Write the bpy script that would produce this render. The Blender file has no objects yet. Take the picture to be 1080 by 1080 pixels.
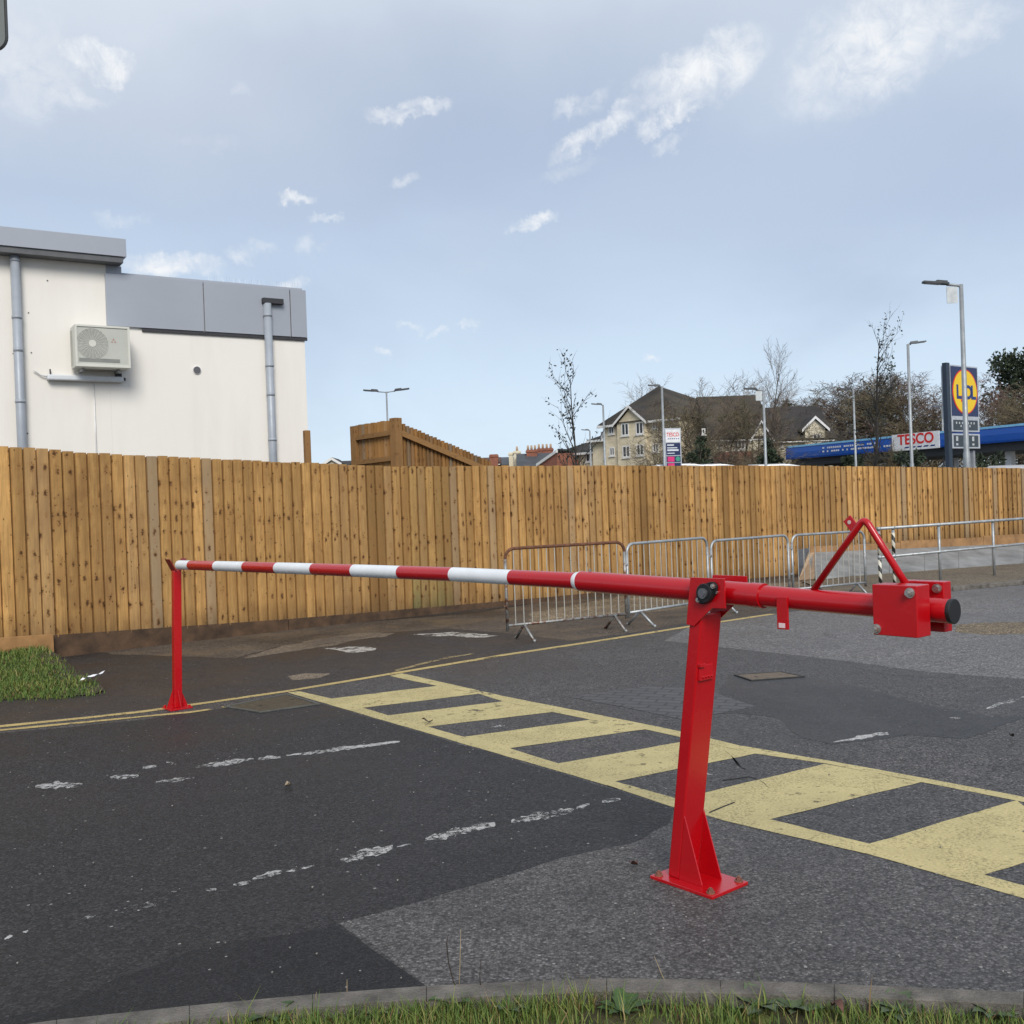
import bpy, bmesh, math, random
from mathutils import Vector, Matrix, noise as mnoise
R = math.radians
random.seed(7)
scene = bpy.context.scene
COL = scene.collection
V = Vector

# ------------------------------------------------------------------ camera model
FPX = 1083.0
RHO, PIT = R(2.1), math.atan(8/1083)
CF = V((0, math.cos(PIT), -math.sin(PIT)))
_r0, _u0 = V((1, 0, 0)), V((0, math.sin(PIT), math.cos(PIT)))
CR = _r0*math.cos(RHO) - _u0*math.sin(RHO)
CU = _r0*math.sin(RHO) + _u0*math.cos(RHO)
CC = V((0, 0, 1.6))
def ray(px, py): return CR*((px-540)/FPX) + CU*((540-py)/FPX) + CF
def G(px, py, z=0.0):
    d = ray(px, py); return CC + d*((z-1.6)/d.z)
def P(px, py, Y):
    d = ray(px, py); return CC + d*(Y/d.y)
def Z(px, py, Y): return P(px, py, Y).z
class Facade:
    """vertical plane through o along horizontal d; n points to the viewer's side"""
    def __init__(s, o, d):
        s.o = V((o[0], o[1], 0)); s.d = V((d[0], d[1], 0)).normalized()
        s.n = V((s.d.y, -s.d.x, 0))
        if s.n.dot(V((0, 0, 0))-s.o) < 0: s.n = -s.n
    def uv(s, px, py, off=0.0):
        o = s.o + s.n*off; r = ray(px, py)
        t = (o-CC).dot(s.n)/r.dot(s.n); q = CC + r*t
        return (q-o).dot(s.d), q.z
    def pt(s, a, z, off=0.0):
        q = s.o + s.d*a + s.n*off; return V((q.x, q.y, z))

# ------------------------------------------------------------------ materials
MATS = {}
class N:
    def __init__(s, name):
        s.m = bpy.data.materials.new(name); s.m.use_nodes = True
        s.t = s.m.node_tree; s.b = s.t.nodes['Principled BSDF']
    def n(s, typ, **kw):
        x = s.t.nodes.new('ShaderNode'+typ)
        for k, v in kw.items(): setattr(x, k, v)
        return x
    def l(s, a, b): s.t.links.new(a, b)
    def coord(s, scale=(1, 1, 1), kind='Object'):
        tc = s.n('TexCoord'); mp = s.n('Mapping'); mp.inputs['Scale'].default_value = scale
        s.l(tc.outputs[kind], mp.inputs[0]); return mp.outputs[0]
    def noise(s, vec, scale, detail=4, rough=.55, dist=0):
        x = s.n('TexNoise'); x.inputs['Scale'].default_value = scale
        x.inputs['Detail'].default_value = detail; x.inputs['Roughness'].default_value = rough
        x.inputs['Distortion'].default_value = dist
        if vec is not None: s.l(vec, x.inputs['Vector'])
        return x.outputs['Fac']
    def vor(s, vec, scale, feature='F1', rnd=1):
        x = s.n('TexVoronoi', feature=feature); x.inputs['Scale'].default_value = scale
        x.inputs['Randomness'].default_value = rnd
        s.l(vec, x.inputs['Vector']); return x
    def ramp(s, fac, *stops, interp='LINEAR'):
        x = s.n('ValToRGB'); cr = x.color_ramp; cr.interpolation = interp
        while len(cr.elements) < len(stops): cr.elements.new(.5)
        for e, (p, c) in zip(cr.elements, stops):
            e.position = p
            e.color = (c, c, c, 1) if isinstance(c, (int, float)) else (*c[:3], 1)
        s.l(fac, x.inputs[0]); return x.outputs['Color']
    def mix(s, fac, a, b, blend='MIX'):
        x = s.n('Mix', data_type='RGBA', blend_type=blend)
        for k, v in ((0, fac), (6, a), (7, b)):
            sock = x.inputs[k]
            if isinstance(v, (int, float)): sock.default_value = v if k == 0 else (v, v, v, 1)
            elif isinstance(v, (tuple, list)): sock.default_value = (*v[:3], 1)
            else: s.l(v, sock)
        return x.outputs[2]
    def math(s, op, a, b=None, c=None, clamp=False):
        x = s.n('Math', operation=op, use_clamp=clamp)
        for i, v in enumerate((a, b, c)):
            if v is None: continue
            if isinstance(v, (int, float)): x.inputs[i].default_value = v
            else: s.l(v, x.inputs[i])
        return x.outputs[0]
    def bump(s, h, strength=.5, dist=.01, normal=None):
        x = s.n('Bump'); x.inputs['Strength'].default_value = strength; x.inputs['Distance'].default_value = dist
        s.l(h, x.inputs['Height'])
        if normal is not None: s.l(normal, x.inputs['Normal'])
        s.l(x.outputs[0], s.b.inputs['Normal']); return x.outputs[0]
    def set(s, base=None, rough=None, metal=None, spec=None, coat=None):
        for k, v in (('Base Color', base), ('Roughness', rough), ('Metallic', metal), ('Specular IOR Level', spec), ('Coat Weight', coat)):
            if v is None: continue
            i = s.b.inputs[k]
            if isinstance(v, (int, float)): i.default_value = v
            elif isinstance(v, (tuple, list)): i.default_value = (*v[:3], 1)
            else: s.l(v, i)
        return s.m

def mul(c, k): return tuple(min(1, x*k) for x in c)
def plain(name, col, rough=.6, metal=0., var=.15, scale=6., bump=0., bscale=60, spec=.5):
    if name in MATS: return MATS[name]
    a = N(name); c = a.coord()
    f = a.noise(c, scale, 5, .6)
    base = a.mix(a.ramp(f, (.3, 0), (.7, 1)), mul(col, 1-var), mul(col, 1+var))
    fr = a.noise(c, scale*2.3, 3)
    rr = a.n('MapRange'); rr.inputs[3].default_value = max(.03, rough-.1); rr.inputs[4].default_value = min(1, rough+.1); a.l(fr, rr.inputs[0])
    a.set(base, rr.outputs[0], metal, spec)
    if bump: a.bump(a.noise(c, bscale, 4), bump, .01)
    MATS[name] = a.m; return a.m

def asphalt(name, col, speck=.25, stain=(.8, 1.15), rough=.75, coarse=90., tint=None, bumpd=.006):
    a = N(name); c = a.coord()
    big = a.noise(c, .55, 6, .62, .3)
    mid = a.noise(c, 5., 5, .65)
    vo = a.vor(c, coarse); vo2 = a.vor(c, coarse*.45)
    cellv = a.n('SeparateColor'); a.l(vo.outputs['Color'], cellv.inputs[0])
    cell2 = a.n('SeparateColor'); a.l(vo2.outputs['Color'], cell2.inputs[0])
    stone = a.ramp(cellv.outputs[0], (.0, 1-speck*1.6), (.55, 1.0), (.93, 1+speck*1.3), (1, 1+speck*3.2))
    gap = a.ramp(vo.outputs['Distance'], (.25, 1.12), (.75, .55))
    base = a.mix(1., col, stone, 'MULTIPLY')
    base = a.mix(.8, base, gap, 'MULTIPLY')
    base = a.mix(1., base, a.ramp(big, (.3, stain[0]), (.7, stain[1])), 'MULTIPLY')
    base = a.mix(1., base, a.ramp(mid, (.25, .82), (.75, 1.16)), 'MULTIPLY')
    if tint: base = a.mix(a.ramp(a.noise(c, 1.3, 6, .7), (.45, 0), (.7, .75)), base, tint)
    pale = a.math('MULTIPLY', a.math('GREATER_THAN', cell2.outputs[1], .988), a.math('LESS_THAN', vo2.outputs['Distance'], .28))
    base = a.mix(pale, base, (.26, .25, .235))
    wv = a.n('VectorMath', operation='ADD'); wn_ = a.n('TexNoise'); wn_.inputs['Scale'].default_value = 3.; wn_.inputs['Detail'].default_value = 5
    a.l(c, wn_.inputs['Vector']); sc_ = a.n('VectorMath', operation='SCALE'); sc_.inputs['Scale'].default_value = .55; a.l(wn_.outputs['Color'], sc_.inputs[0])
    a.l(c, wv.inputs[0]); a.l(sc_.outputs[0], wv.inputs[1])
    ve = a.vor(wv.outputs[0], .62, 'DISTANCE_TO_EDGE')
    crack = a.math('MULTIPLY', a.ramp(ve.outputs['Distance'], (.0, 1), (.007, 0)), a.ramp(a.noise(c, .8, 3), (.52, 0), (.6, .8)))
    base = a.mix(crack, base, (.012, .012, .012))
    oil = a.ramp(a.noise(c, 1.7, 3, .5, .2), (.68, 0), (.8, .55))
    base = a.mix(oil, base, (.018, .018, .019))
    rg = a.ramp(big, (.3, rough-.24), (.7, rough+.06))
    a.set(base, rg, 0, .35)
    h = a.math('ADD', a.math('MULTIPLY', vo.outputs['Distance'], -1.), a.math('MULTIPLY', a.noise(c, coarse*.35, 4, .7), 1.4))
    a.bump(h, .55, bumpd); MATS[name] = a.m; return a.m

def paint(name, col, under, chips=.5, sc=14.):
    a = N(name); c = a.coord()
    n1 = a.noise(c, sc, 8, .72); n2 = a.noise(c, 2.2, 4, .6); n3 = a.noise(c, 70, 3, .6)
    vo = a.vor(c, 85.)
    worn = a.math('ADD', a.math('MULTIPLY', n1, .62), a.math('MULTIPLY', n2, .38))
    m = a.ramp(worn, (chips-.03, 1), (chips+.05, 0))
    pit = a.math('MULTIPLY', a.math('GREATER_THAN', vo.outputs['Distance'], .62), a.math('GREATER_THAN', n2, .5))
    m2 = a.math('MAXIMUM', m, a.math('MULTIPLY', pit, .28))
    cc = a.mix(a.ramp(n3, (.3, .0), (.7, 1)), mul(col, .8), mul(col, 1.12))
    cc = a.mix(a.ramp(a.noise(c, 3.5, 6, .7), (.4, 0), (.75, .55)), cc, mul(col, .62))
    a.set(cc, .65, 0, .4); a.l(a.math('SUBTRACT', 1., m2, clamp=True), a.b.inputs['Alpha'])
    a.bump(a.math('ADD', a.math('MULTIPLY', vo.outputs['Distance'], -.8), n1), .4, .005)
    MATS[name] = a.m; return a.m

def timber(name, col, knots=1.0, grey=(.22, .18, .13)):
    """uses 'uvw' (across, up, board group) and 'tint' (random, grey, green)"""
    a = N(name)
    at = a.n('Attribute', attribute_name='uvw'); tn = a.n('Attribute', attribute_name='tint')
    sep = a.n('SeparateColor'); a.l(tn.outputs['Color'], sep.inputs[0])
    def mp(s):
        m = a.n('Mapping'); m.inputs['Scale'].default_value = s; a.l(at.outputs['Vector'], m.inputs[0]); return m.outputs[0]
    grain = a.noise(mp((55, 2.2, 9)), 1, 5, .6, 1.2)
    blot = a.noise(mp((5, 1.6, 1.9)), 1, 5, .6)
    vo = a.vor(mp((12, 6.5, 1.0)), 1.); cs = a.n('SeparateColor'); a.l(vo.outputs['Color'], cs.inputs[0])
    vo2 = a.vor(mp((24, 14, 3.0)), 1.); cs2 = a.n('SeparateColor'); a.l(vo2.outputs['Color'], cs2.inputs[0])
    dens = a.noise(mp((1.2, 1.1, .55)), 1, 2)
    # three tones of board
    base = a.ramp(sep.outputs[0], (0, mul(col, .42)), (.3, mul(col, .74)), (.65, col), (1, mul(col, 1.32)))
    base = a.mix(a.ramp(grain, (.35, .0), (.7, .6)), base, mul(col, .36))
    streak = a.noise(mp((9, .35, 2.3)), 1, 4, .6)
    base = a.mix(a.ramp(streak, (.5, 0), (.72, .55)), base, (.20, .10, .035))
    base = a.mix(a.ramp(blot, (.42, 0), (.72, .7)), base, (.29, .15, .052))
    ob = a.coord(); damp = a.noise(ob, .9, 6, .68, .4)
    base = a.mix(a.ramp(damp, (.5, 0), (.75, .6)), base, (.17, .085, .034))
    base = a.mix(sep.outputs[1], base, a.mix(grain, mul(grey, .7), mul(grey, 1.3)))
    gz = a.n('SeparateXYZ'); a.l(at.outputs['Vector'], gz.inputs[0])
    lowg = a.ramp(gz.outputs[1], (.0, 1), (.75, 0.15))
    base = a.mix(a.math('MULTIPLY', sep.outputs[2], a.math('MULTIPLY', lowg, .8)), base, (.17, .19, .08))
    # foot of the board, darker in blotches towards the bottom
    foot = a.math('MULTIPLY', a.ramp(gz.outputs[1], (0, .75), (.30, 0)), a.ramp(blot, (.3, .3), (.7, 1)))
    base = a.mix(foot, base, (.085, .05, .025))
    r1 = a.math('ADD', vo.outputs['Distance'], a.math('MULTIPLY', a.math('SUBTRACT', a.noise(mp((26, 34, 3)), 1, 5, .7), .5), 1.0))
    k1 = a.math('MULTIPLY', a.ramp(r1, (.12, 1), (.27, 0)), a.math('GREATER_THAN', a.math('ADD', cs.outputs[0], a.math('MULTIPLY', dens, 1.1)), 1.02))
    halo = a.math('MULTIPLY', a.ramp(r1, (.2, .5), (.5, 0)), a.math('GREATER_THAN', a.math('ADD', cs.outputs[0], a.math('MULTIPLY', dens, 1.1)), 1.02))
    k2 = a.math('MULTIPLY', a.ramp(vo2.outputs['Distance'], (.13, .9), (.2, 0)), a.math('GREATER_THAN', cs2.outputs[0], .74))
    base = a.mix(a.math('MULTIPLY', halo, knots), base, (.26, .12, .038))
    base = a.mix(a.math('MULTIPLY', a.math('MULTIPLY', a.math('MAXIMUM', k1, k2), knots), .88), base, (.055, .024, .010))
    # nail rows
    a.set(base, .78, 0, .25)
    a.bump(grain, .35, .004); MATS[name] = a.m; return a.m

def gloss_red():
    a = N('gloss_red'); c = a.coord()
    f = a.noise(c, 5, 4); g = a.noise(c, 60, 4, .7)
    base = a.mix(f, (.40, .0025, .006), (.47, .0035, .008))
    base = a.mix(a.ramp(g, (.68, 0), (.8, .35)), base, (.34, .02, .02))
    a.set(base, a.ramp(f, (.3, .20), (.7, .30)), 0, .5)
    a.bump(a.noise(c, 34, 4), .06, .01)
    a.b.inputs['Coat Weight'].default_value = .25; a.b.inputs['Coat Roughness'].default_value = .18
    MATS['gloss_red'] = a.m; return a.m

def galv(name='galvanised_steel', col=(.36, .38, .39), rust=0.):
    a = N(name); c = a.coord()
    f = a.noise(c, 9, 5, .65); vo = a.vor(c, 60)
    base = a.mix(a.ramp(f, (.3, 0), (.7, 1)), mul(col, .75), mul(col, 1.25))
    if rust: base = a.mix(a.ramp(a.noise(c, 11, 6, .7), (.62-rust*.3, 0), (.74-rust*.3, 1)), base, (.14, .06, .03))
    a.set(base, .48, .55, .5); a.bump(vo.outputs['Distance'], .1, .004)
    MATS[name] = a.m; return a.m

RED = gloss_red(); GALV = galv(rust=.12); GALVR = galv('worn_galvanised', (.30, .30, .29), .45); RUST = plain('rusty_steel', (.15, .065, .035), .85, .2, .45, 22, .4)
WHITE = plain('white_gloss', (.78, .79, .79), .3, 0, .05); BLACK = plain('black_cap', (.012, .012, .013), .4)
BOLT = plain('zinc_bolt', (.55, .52, .48), .3, .9, .25, 50); CASTI = plain('black_casting', (.018, .019, .02), .35, .3)
LAMPG = plain('lamp_grey', (.30, .32, .33), .5, .4); LAMPD = plain('lamp_head_dark', (.04, .045, .05), .5)
UP = 'asphalt'
A_OLD = asphalt('asphalt_old', (.104, .098, .095), .34, (.66, 1.25), .74, 95)
A_DARK = asphalt('asphalt_dark', (.026, .0248, .0254), .42, (.66, 1.38), .64, 95)
A_MID = asphalt('asphalt_mid', (.078, .073, .071), .45, (.62, 1.3), .66, 95)
A_STRIP = asphalt('asphalt_smooth', (.016, .0154, .016), .4, (.85, 1.15), .7, 130, None, .003)
A_WET = asphalt('asphalt_damp', (.027, .0255, .0245), .45, (.6, 1.4), .5, 100)
A_WETL = asphalt('asphalt_damp_left', (.040, .037, .036), .4, (.75, 1.2), .62, 100, (.05, .036, .026))
A_BACK = asphalt('asphalt_back', (.158, .150, .145), .35, (.72, 1.2), .66, 70)
A_PATH = asphalt('path_brown', (.095, .075, .058), .4, (.6, 1.35), .8, 80, (.16, .115, .068))
GRAVEL = asphalt('gravel', (.215, .165, .105), .45, (.6, 1.35), .9, 60, (.11, .085, .06), .01)
SANDY = asphalt('sandy_dirt', (.20, .155, .11), .3, (.6, 1.3), .85, 80, (.07, .055, .045))
YEL = paint('yellow_paint', (.545, .455, .215), (.085, .08, .074), .39)
YELT = paint('yellow_line_paint', (.53, .40, .16), (.07, .065, .06), .41)
YELW = paint('faded_yellow_paint', (.33, .25, .12), (.075, .065, .055), .46)
WHP = paint('white_paint', (.50, .49, .47), (.05, .05, .05), .49, 30)
CONC = plain('concrete', (.27, .265, .25), .85, 0, .22, 5, .4, 80)
KERB = plain('kerb_concrete', (.125, .113, .098), .9, 0, .5, 9, .8, 90)
SOIL = plain('soil', (.05, .036, .024), .95, 0, .4, 9, .8, 30)
WOOD = timber('fence_timber', (.58, .335, .118), 1., (.31, .235, .15))
WOOD2 = timber('screen_timber', (.36, .185, .06), .6)
GRAVB = plain('gravel_board_timber', (.075, .042, .022), .85, 0, .5, 5, .4, 40)

# ------------------------------------------------------------------ mesh building
class MB:
    def __init__(s): s.v = []; s.f = []; s.mi = []; s.uvw = {}; s.tint = []; s.m = 0; s.sm = []; s.smooth = False
    def add(s, vs, fs):
        b = len(s.v); s.v += [V(x) for x in vs]
        for f in fs: s.f.append([b+i for i in f]); s.mi.append(s.m); s.sm.append(s.smooth)
        return b
    def obox(s, o, ax, ay, az):
        """corner o and three edge vectors"""
        o = V(o); ax, ay, az = V(ax), V(ay), V(az)
        p = [o, o+ax, o+ax+ay, o+ay]; p += [q+az for q in p]
        fs = [(0, 3, 2, 1), (4, 5, 6, 7), (0, 1, 5, 4), (1, 2, 6, 5), (2, 3, 7, 6), (3, 0, 4, 7)]
        if ax.cross(ay).dot(az) < 0: fs = [f[::-1] for f in fs]
        return s.add(p, fs)
    def cbox(s, c, ax, ay, az): ax, ay, az = V(ax), V(ay), V(az); return s.obox(V(c)-(ax+ay+az)/2, ax, ay, az)
    def prism(s, poly, ext):
        poly = [V(p) for p in poly]; ext = V(ext); n = len(poly)
        nrm = V((0, 0, 0))
        for i in range(n): nrm += poly[i].cross(poly[(i+1) % n])
        if nrm.dot(ext) < 0: poly = poly[::-1]
        fs = [tuple(range(n))[::-1], tuple(range(n, 2*n))] + [(i, (i+1) % n, n+(i+1) % n, n+i) for i in range(n)]
        return s.add(poly + [p+ext for p in poly], fs)
    def tube(s, path, r, sides=10, caps=True, closed=False):
        path = [V(p) for p in path]; n = len(path)
        rs = r if isinstance(r, (list, tuple)) else [r]*n
        t0 = (path[1]-path[0]).normalized()
        up = V((0, 0, 1)) if abs(t0.z) < .9 else V((1, 0, 0))
        a = t0.cross(up).normalized(); vs = []
        for i in range(n):
            if closed: t = (path[(i+1) % n]-path[i-1]).normalized()
            else: t = (path[min(i+1, n-1)]-path[max(i-1, 0)]).normalized()
            a = (a - t*a.dot(t)).normalized(); b = t.cross(a)
            for k in range(sides):
                w = 2*math.pi*k/sides
                vs.append(path[i] + (a*math.cos(w) + b*math.sin(w))*rs[i])
        fs = []
        for i in range(n if closed else n-1):
            j = (i+1) % n
            for k in range(sides):
                k2 = (k+1) % sides
                fs.append((i*sides+k, i*sides+k2, j*sides+k2, j*sides+k))
        if caps and not closed:
            fs.append(tuple(range(sides))[::-1]); fs.append(tuple((n-1)*sides+k for k in range(sides)))
        return s.add(vs, fs)
    def disc(s, c, nrm, r, th, sides=20, ry=None, ax=None):
        """short cylinder centred on c, along nrm"""
        nrm = V(nrm).normalized(); a = V(ax).normalized() if ax is not None else nrm.orthogonal().normalized(); b = nrm.cross(a)
        ry = ry or r
        poly = [V(c) - nrm*th/2 + a*r*math.cos(2*math.pi*k/sides) + b*ry*math.sin(2*math.pi*k/sides) for k in range(sides)]
        return s.prism(poly, nrm*th)
    def flat(s, poly):
        poly = [V(p) for p in poly]; n = V((0, 0, 0))
        for i in range(len(poly)): n += poly[i].cross(poly[(i+1) % len(poly)])
        if n.z < 0: poly = poly[::-1]
        return s.add(poly, [tuple(range(len(poly)))])
    def build(s, name, mats, parent=None, origin=None, bevel=0, smooth=None, label=None):
        if not isinstance(mats, (list, tuple)): mats = [mats]
        if parent is not None: org = ORG[parent.name]
        else: org = V(origin) if origin is not None else V((0, 0, 0))
        me = bpy.data.meshes.new(name)
        me.from_pydata([tuple(p-org) for p in s.v], [], s.f)
        for m in mats: me.materials.append(m)
        me.polygons.foreach_set('material_index', s.mi)
        me.polygons.foreach_set('use_smooth', s.sm if smooth is None else [smooth]*len(s.f))
        if s.uvw:
            at = me.attributes.new('uvw', 'FLOAT_VECTOR', 'POINT')
            for i, x in s.uvw.items(): at.data[i].vector = x
        if s.tint:
            at = me.attributes.new('tint', 'FLOAT_COLOR', 'POINT')
            for i, x in enumerate(s.tint): at.data[i].color = (*x, 1)
        me.update()
        o = bpy.data.objects.new(name, me); COL.objects.link(o)
        if parent is not None: o.parent = parent; ORG[o.name] = org
        else: o.location = org; ORG[o.name] = org
        if label: o['label'] = label
        if bevel:
            b = o.modifiers.new('bevel', 'BEVEL'); b.width = bevel; b.segments = 2; b.limit_method = 'ANGLE'; b.angle_limit = R(40)
            b.harden_normals = False
        return o
ORG = {}
def tag(o, label, cat, group=None):
    o['label'] = label; o['category'] = cat
    if group: o['group'] = group
    return o
def thing(name, label, cat, loc, group=None):
    o = bpy.data.objects.new(name, None); COL.objects.link(o); o.location = V(loc); ORG[o.name] = V(loc)
    o.empty_display_size = .2
    return tag(o, label, cat, group)
def struct(o, kind='structure'): o['kind'] = kind; return o
def copy_thing(root, loc, rz, sc, label, group=None):
    c = root.copy(); COL.objects.link(c); c.location = V(loc); c.rotation_euler = (0, 0, rz); c.scale = (sc[0], sc[0], sc[1]) if isinstance(sc, tuple) else (sc,)*3
    c['label'] = label
    if group: c['group'] = group
    for ch in list(root.children):
        d = ch.copy(); COL.objects.link(d); d.parent = c
        for g in list(ch.children):
            e = g.copy(); COL.objects.link(e); e.parent = d
    return c
def rough_poly(pts, step=.12, amp=.02, seed=0):
    """subdivide a ground polygon and roughen its outline"""
    out = []; n = len(pts)
    for i in range(n):
        a, b = V(pts[i]), V(pts[(i+1) % n]); L = (b-a).length; k = max(1, min(160, int(L/step)))
        t = (b-a).normalized() if L > 1e-6 else V((1, 0, 0)); nn = V((-t.y, t.x, 0))
        for j in range(k):
            q = a.lerp(b, j/k)
            w = mnoise.noise(V((q.x*3.1+seed, q.y*3.1, seed))) + .6*mnoise.noise(V((q.x*11+seed, q.y*11, seed)))
            out.append(q + nn*amp*w*1.4)
    return out
def sheet(name, pix, z, mat, amp=.02, step=.1, seed=0, world=False):
    pts = [V((p[0], p[1], z)) for p in pix] if world else [G(x, y, z) for x, y in pix]
    if amp: pts = rough_poly(pts, step, amp, seed)
    m = MB(); m.flat(pts); o = m.build(name, mat); return struct(o)

# ------------------------------------------------------------------ ground, road, markings
m = MB(); m.flat([(-700, -300, -.16), (700, -300, -.16), (700, 1500, -.16), (-700, 1500, -.16)])
struct(m.build('ground', plain('distant_ground', (.11, .105, .09), .9, 0, .3, .1)))
# kerb line at the front (concrete edging) in ground coordinates
kt = [(-260, 1125), (60, 1079), (200, 1064), (330, 1052), (450, 1043), (640, 1035), (760, 1036.5), (880, 1041), (1080, 1050), (1400, 1064)]
kb = [(-260, 1141), (60, 1094), (200, 1078), (330, 1065), (450, 1056), (640, 1048), (760, 1050), (880, 1053.5), (1080, 1062), (1400, 1077)]
KT = [G(x, y) for x, y in kt]; KB = [G(x, y) for x, y in kb]
front = [(p.x, p.y) for p in KT]
sheet('road', front + [(30, 4), (40, 30), (40, 60), (-40, 60), (-40, 20), (-14, 4)], 0, A_MID, 0, world=True)
m = MB()
for i in range(len(KT)-1):
    a, b, c, d = KT[i], KT[i+1], KB[i+1], KB[i]
    up = V((0, 0, .03)); dn = V((0, 0, -.12))
    ns = max(1, round((b-a).length/.9))
    for j in range(ns):
        u0, u1 = j/ns, (j+1)/ns-.001/(b-a).length
        a_, b_, c_, d_ = a.lerp(b, u0), a.lerp(b, u1), d.lerp(c, u1), d.lerp(c, u0); hh = up*.4
        m.add([a_+dn, b_+dn, c_+dn, d_+dn, a_+hh, b_+hh, c_+hh*.8, d_+hh*.8], [(0, 1, 2, 3), (7, 6, 5, 4), (0, 4, 5, 1), (2, 6, 7, 3), (1, 5, 6, 2), (3, 7, 4, 0)])
struct(m.build('kerb', KERB, bevel=.003))
m = MB()
poly = [V((p.x, p.y, -.035)) for p in KB] + [V((6, -1, -.035)), V((-6, -1, -.035))]
m.flat(poly); struct(m.build('verge_soil', plain('verge_soil', (.055, .05, .02), .95, 0, .6, 14, .8, 30)))

Z1, Z2, Z3, Z4 = .0007, .0013, .0019, .0025
yb = [(303.6, 730.3), (500, 787.5), (650, 831), (711, 851.7), (780, 869), (919, 901.7), (1080, 947.5), (1200, 981)]      # lower edge of hatch
# dark new asphalt left of the near joint
joint = [(711, 852), (707, 868), (665, 889), (590, 905), (540, 921.5), (490, 935), (440, 951), (356, 974), (380, 990), (405, 1008), (430, 1025), (452, 1040.5)]
sheet('road_patch', [(-420, 800), (-60, 778), (60, 768), (150, 759), (240, 746), (303.6, 732), (500, 789), (650, 833), (711, 853)] + joint[1:] +
      [(330, 1053), (200, 1065), (60, 1080), (-260, 1126)], Z1, A_DARK, .012, .08, 3)
sheet('road_patch', joint[::-1] + [(780, 871), (919, 903), (1080, 949), (1300, 1012), (1400, 1063), (1080, 1051), (880, 1042), (760, 1037.5), (640, 1036)], Z1-.0002, A_OLD, .012, .08, 3)
sheet('road_patch', [(356, 976), (378, 991), (403, 1010), (428, 1026), (450, 1041.5), (330, 1054), (200, 1066), (60, 1081), (-100, 1104), (-40, 1085), (60, 1062), (130, 1030), (200, 1003), (270, 990)], Z2, A_STRIP, .012, .08, 8)
# damp patch on the right and the older surface behind it
sheet('road_patch', [(700, 676), (780, 684.7), (891, 697), (980, 709), (1080, 716.5), (1300, 735), (1400, 700), (1250, 640), (1080, 616.8), (1005, 623.2), (930, 633), (815, 648), (728, 661)], Z1, A_BACK, .02, .1, 12)
sheet('road_patch', [(770, 712), (823, 708.5), (850, 714.5), (891, 721), (980, 744), (1044, 756), (1080, 755.5), (1150, 757), (1080, 757.5), (1016, 779.5), (958, 775), (936, 778), (877, 785), (845, 778), (818, 756), (780, 752), (750, 752), (760, 730)], Z2, A_WET, .02, .08, 21)
# strip of brown damp asphalt between the yellow line and the fence
sheet('pavement', [(-500, 800), (-120, 778), (0, 764), (90, 755), (150, 748.5), (230, 738), (302, 727.5), (410, 709.5), (530, 689.5), (640, 673), (728, 659), (815, 646), (870, 636), (850, 606), (640, 622), (500, 645), (300, 660), (60, 680), (-500, 700)], Z1, A_WETL, .01, .15, 5)
sheet('path', [(250, 694), (300, 680), (345, 672.5), (400, 667.5), (470, 663), (540, 668), (600, 676), (655, 669), (728, 656), (812, 644), (868, 634), (850, 608), (640, 624), (500, 647), (300, 663), (69, 681), (120, 690)], Z2, A_PATH, .03, .12, 31)
for i, (pp, mt) in enumerate([
    ([(250, 695.5), (286, 684.5), (335, 673.5), (385, 667), (418, 667.5), (408, 671), (369, 676), (347, 681.5), (300, 688.5)], SANDY),
    ([(303, 713), (322, 710), (352, 710), (338, 714.5), (310, 717.5)], SANDY),
    ([(560, 657), (640, 650), (735, 640), (800, 632), (845, 622), (845, 613), (660, 628), (560, 646)], GRAVEL),
    ([(1004, 660), (1030, 657), (1120, 655), (1200, 660), (1120, 668), (1040, 669), (1010, 666)], GRAVEL)]):
    sheet('gravel_patch', pp, Z3, mt, .05, .07, 41+i)
for i, pp in enumerate([[(340, 684), (362, 682.5), (378, 681.5), (398, 683.5), (392, 686), (370, 689), (362, 686.5)], [(436, 669), (480, 666), (500, 668.5), (526, 670.5), (500, 672.5), (478, 671), (450, 671)]]):
    sheet('spilt_mortar', pp, Z4, paint('mortar_%d' % i, (.5, .47, .42), (.12, .1, .08), .47, 9), .05, .05, 61+i)

# block paving inset
def block_paving():
    a = N('block_paving'); c = a.coord(); mp = a.n('Mapping'); mp.inputs['Rotation'].default_value = (0, 0, R(24)); a.l(c, mp.inputs[0])
    br = a.n('TexBrick'); br.inputs['Scale'].default_value = 1; br.inputs['Brick Width'].default_value = .21; br.inputs['Row Height'].default_value = .11
    br.inputs['Mortar Size'].default_value = .012; br.inputs['Mortar Smooth'].default_value = .3
    br.inputs['Color1'].default_value = (.060, .058, .060, 1); br.inputs['Color2'].default_value = (.078, .075, .076, 1); br.inputs['Mortar'].default_value = (.024, .023, .022, 1)
    a.l(mp.outputs[0], br.inputs['Vector'])
    f = a.noise(c, 30, 5, .7)
    a.set(a.mix(.7, br.outputs['Color'], a.ramp(f, (.3, .6), (.7, 1.3)), 'MULTIPLY'), .5, 0, .4)
    a.bump(br.outputs['Fac'], -.6, .01); return a.m
sheet('block_paving', [(600, 735), (660, 746), (719, 758.4), (751, 753.5), (798, 745), (775, 738), (750, 729), (715, 725), (678, 724), (640, 729)], Z3, block_paving(), .006, .12, 71)

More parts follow.
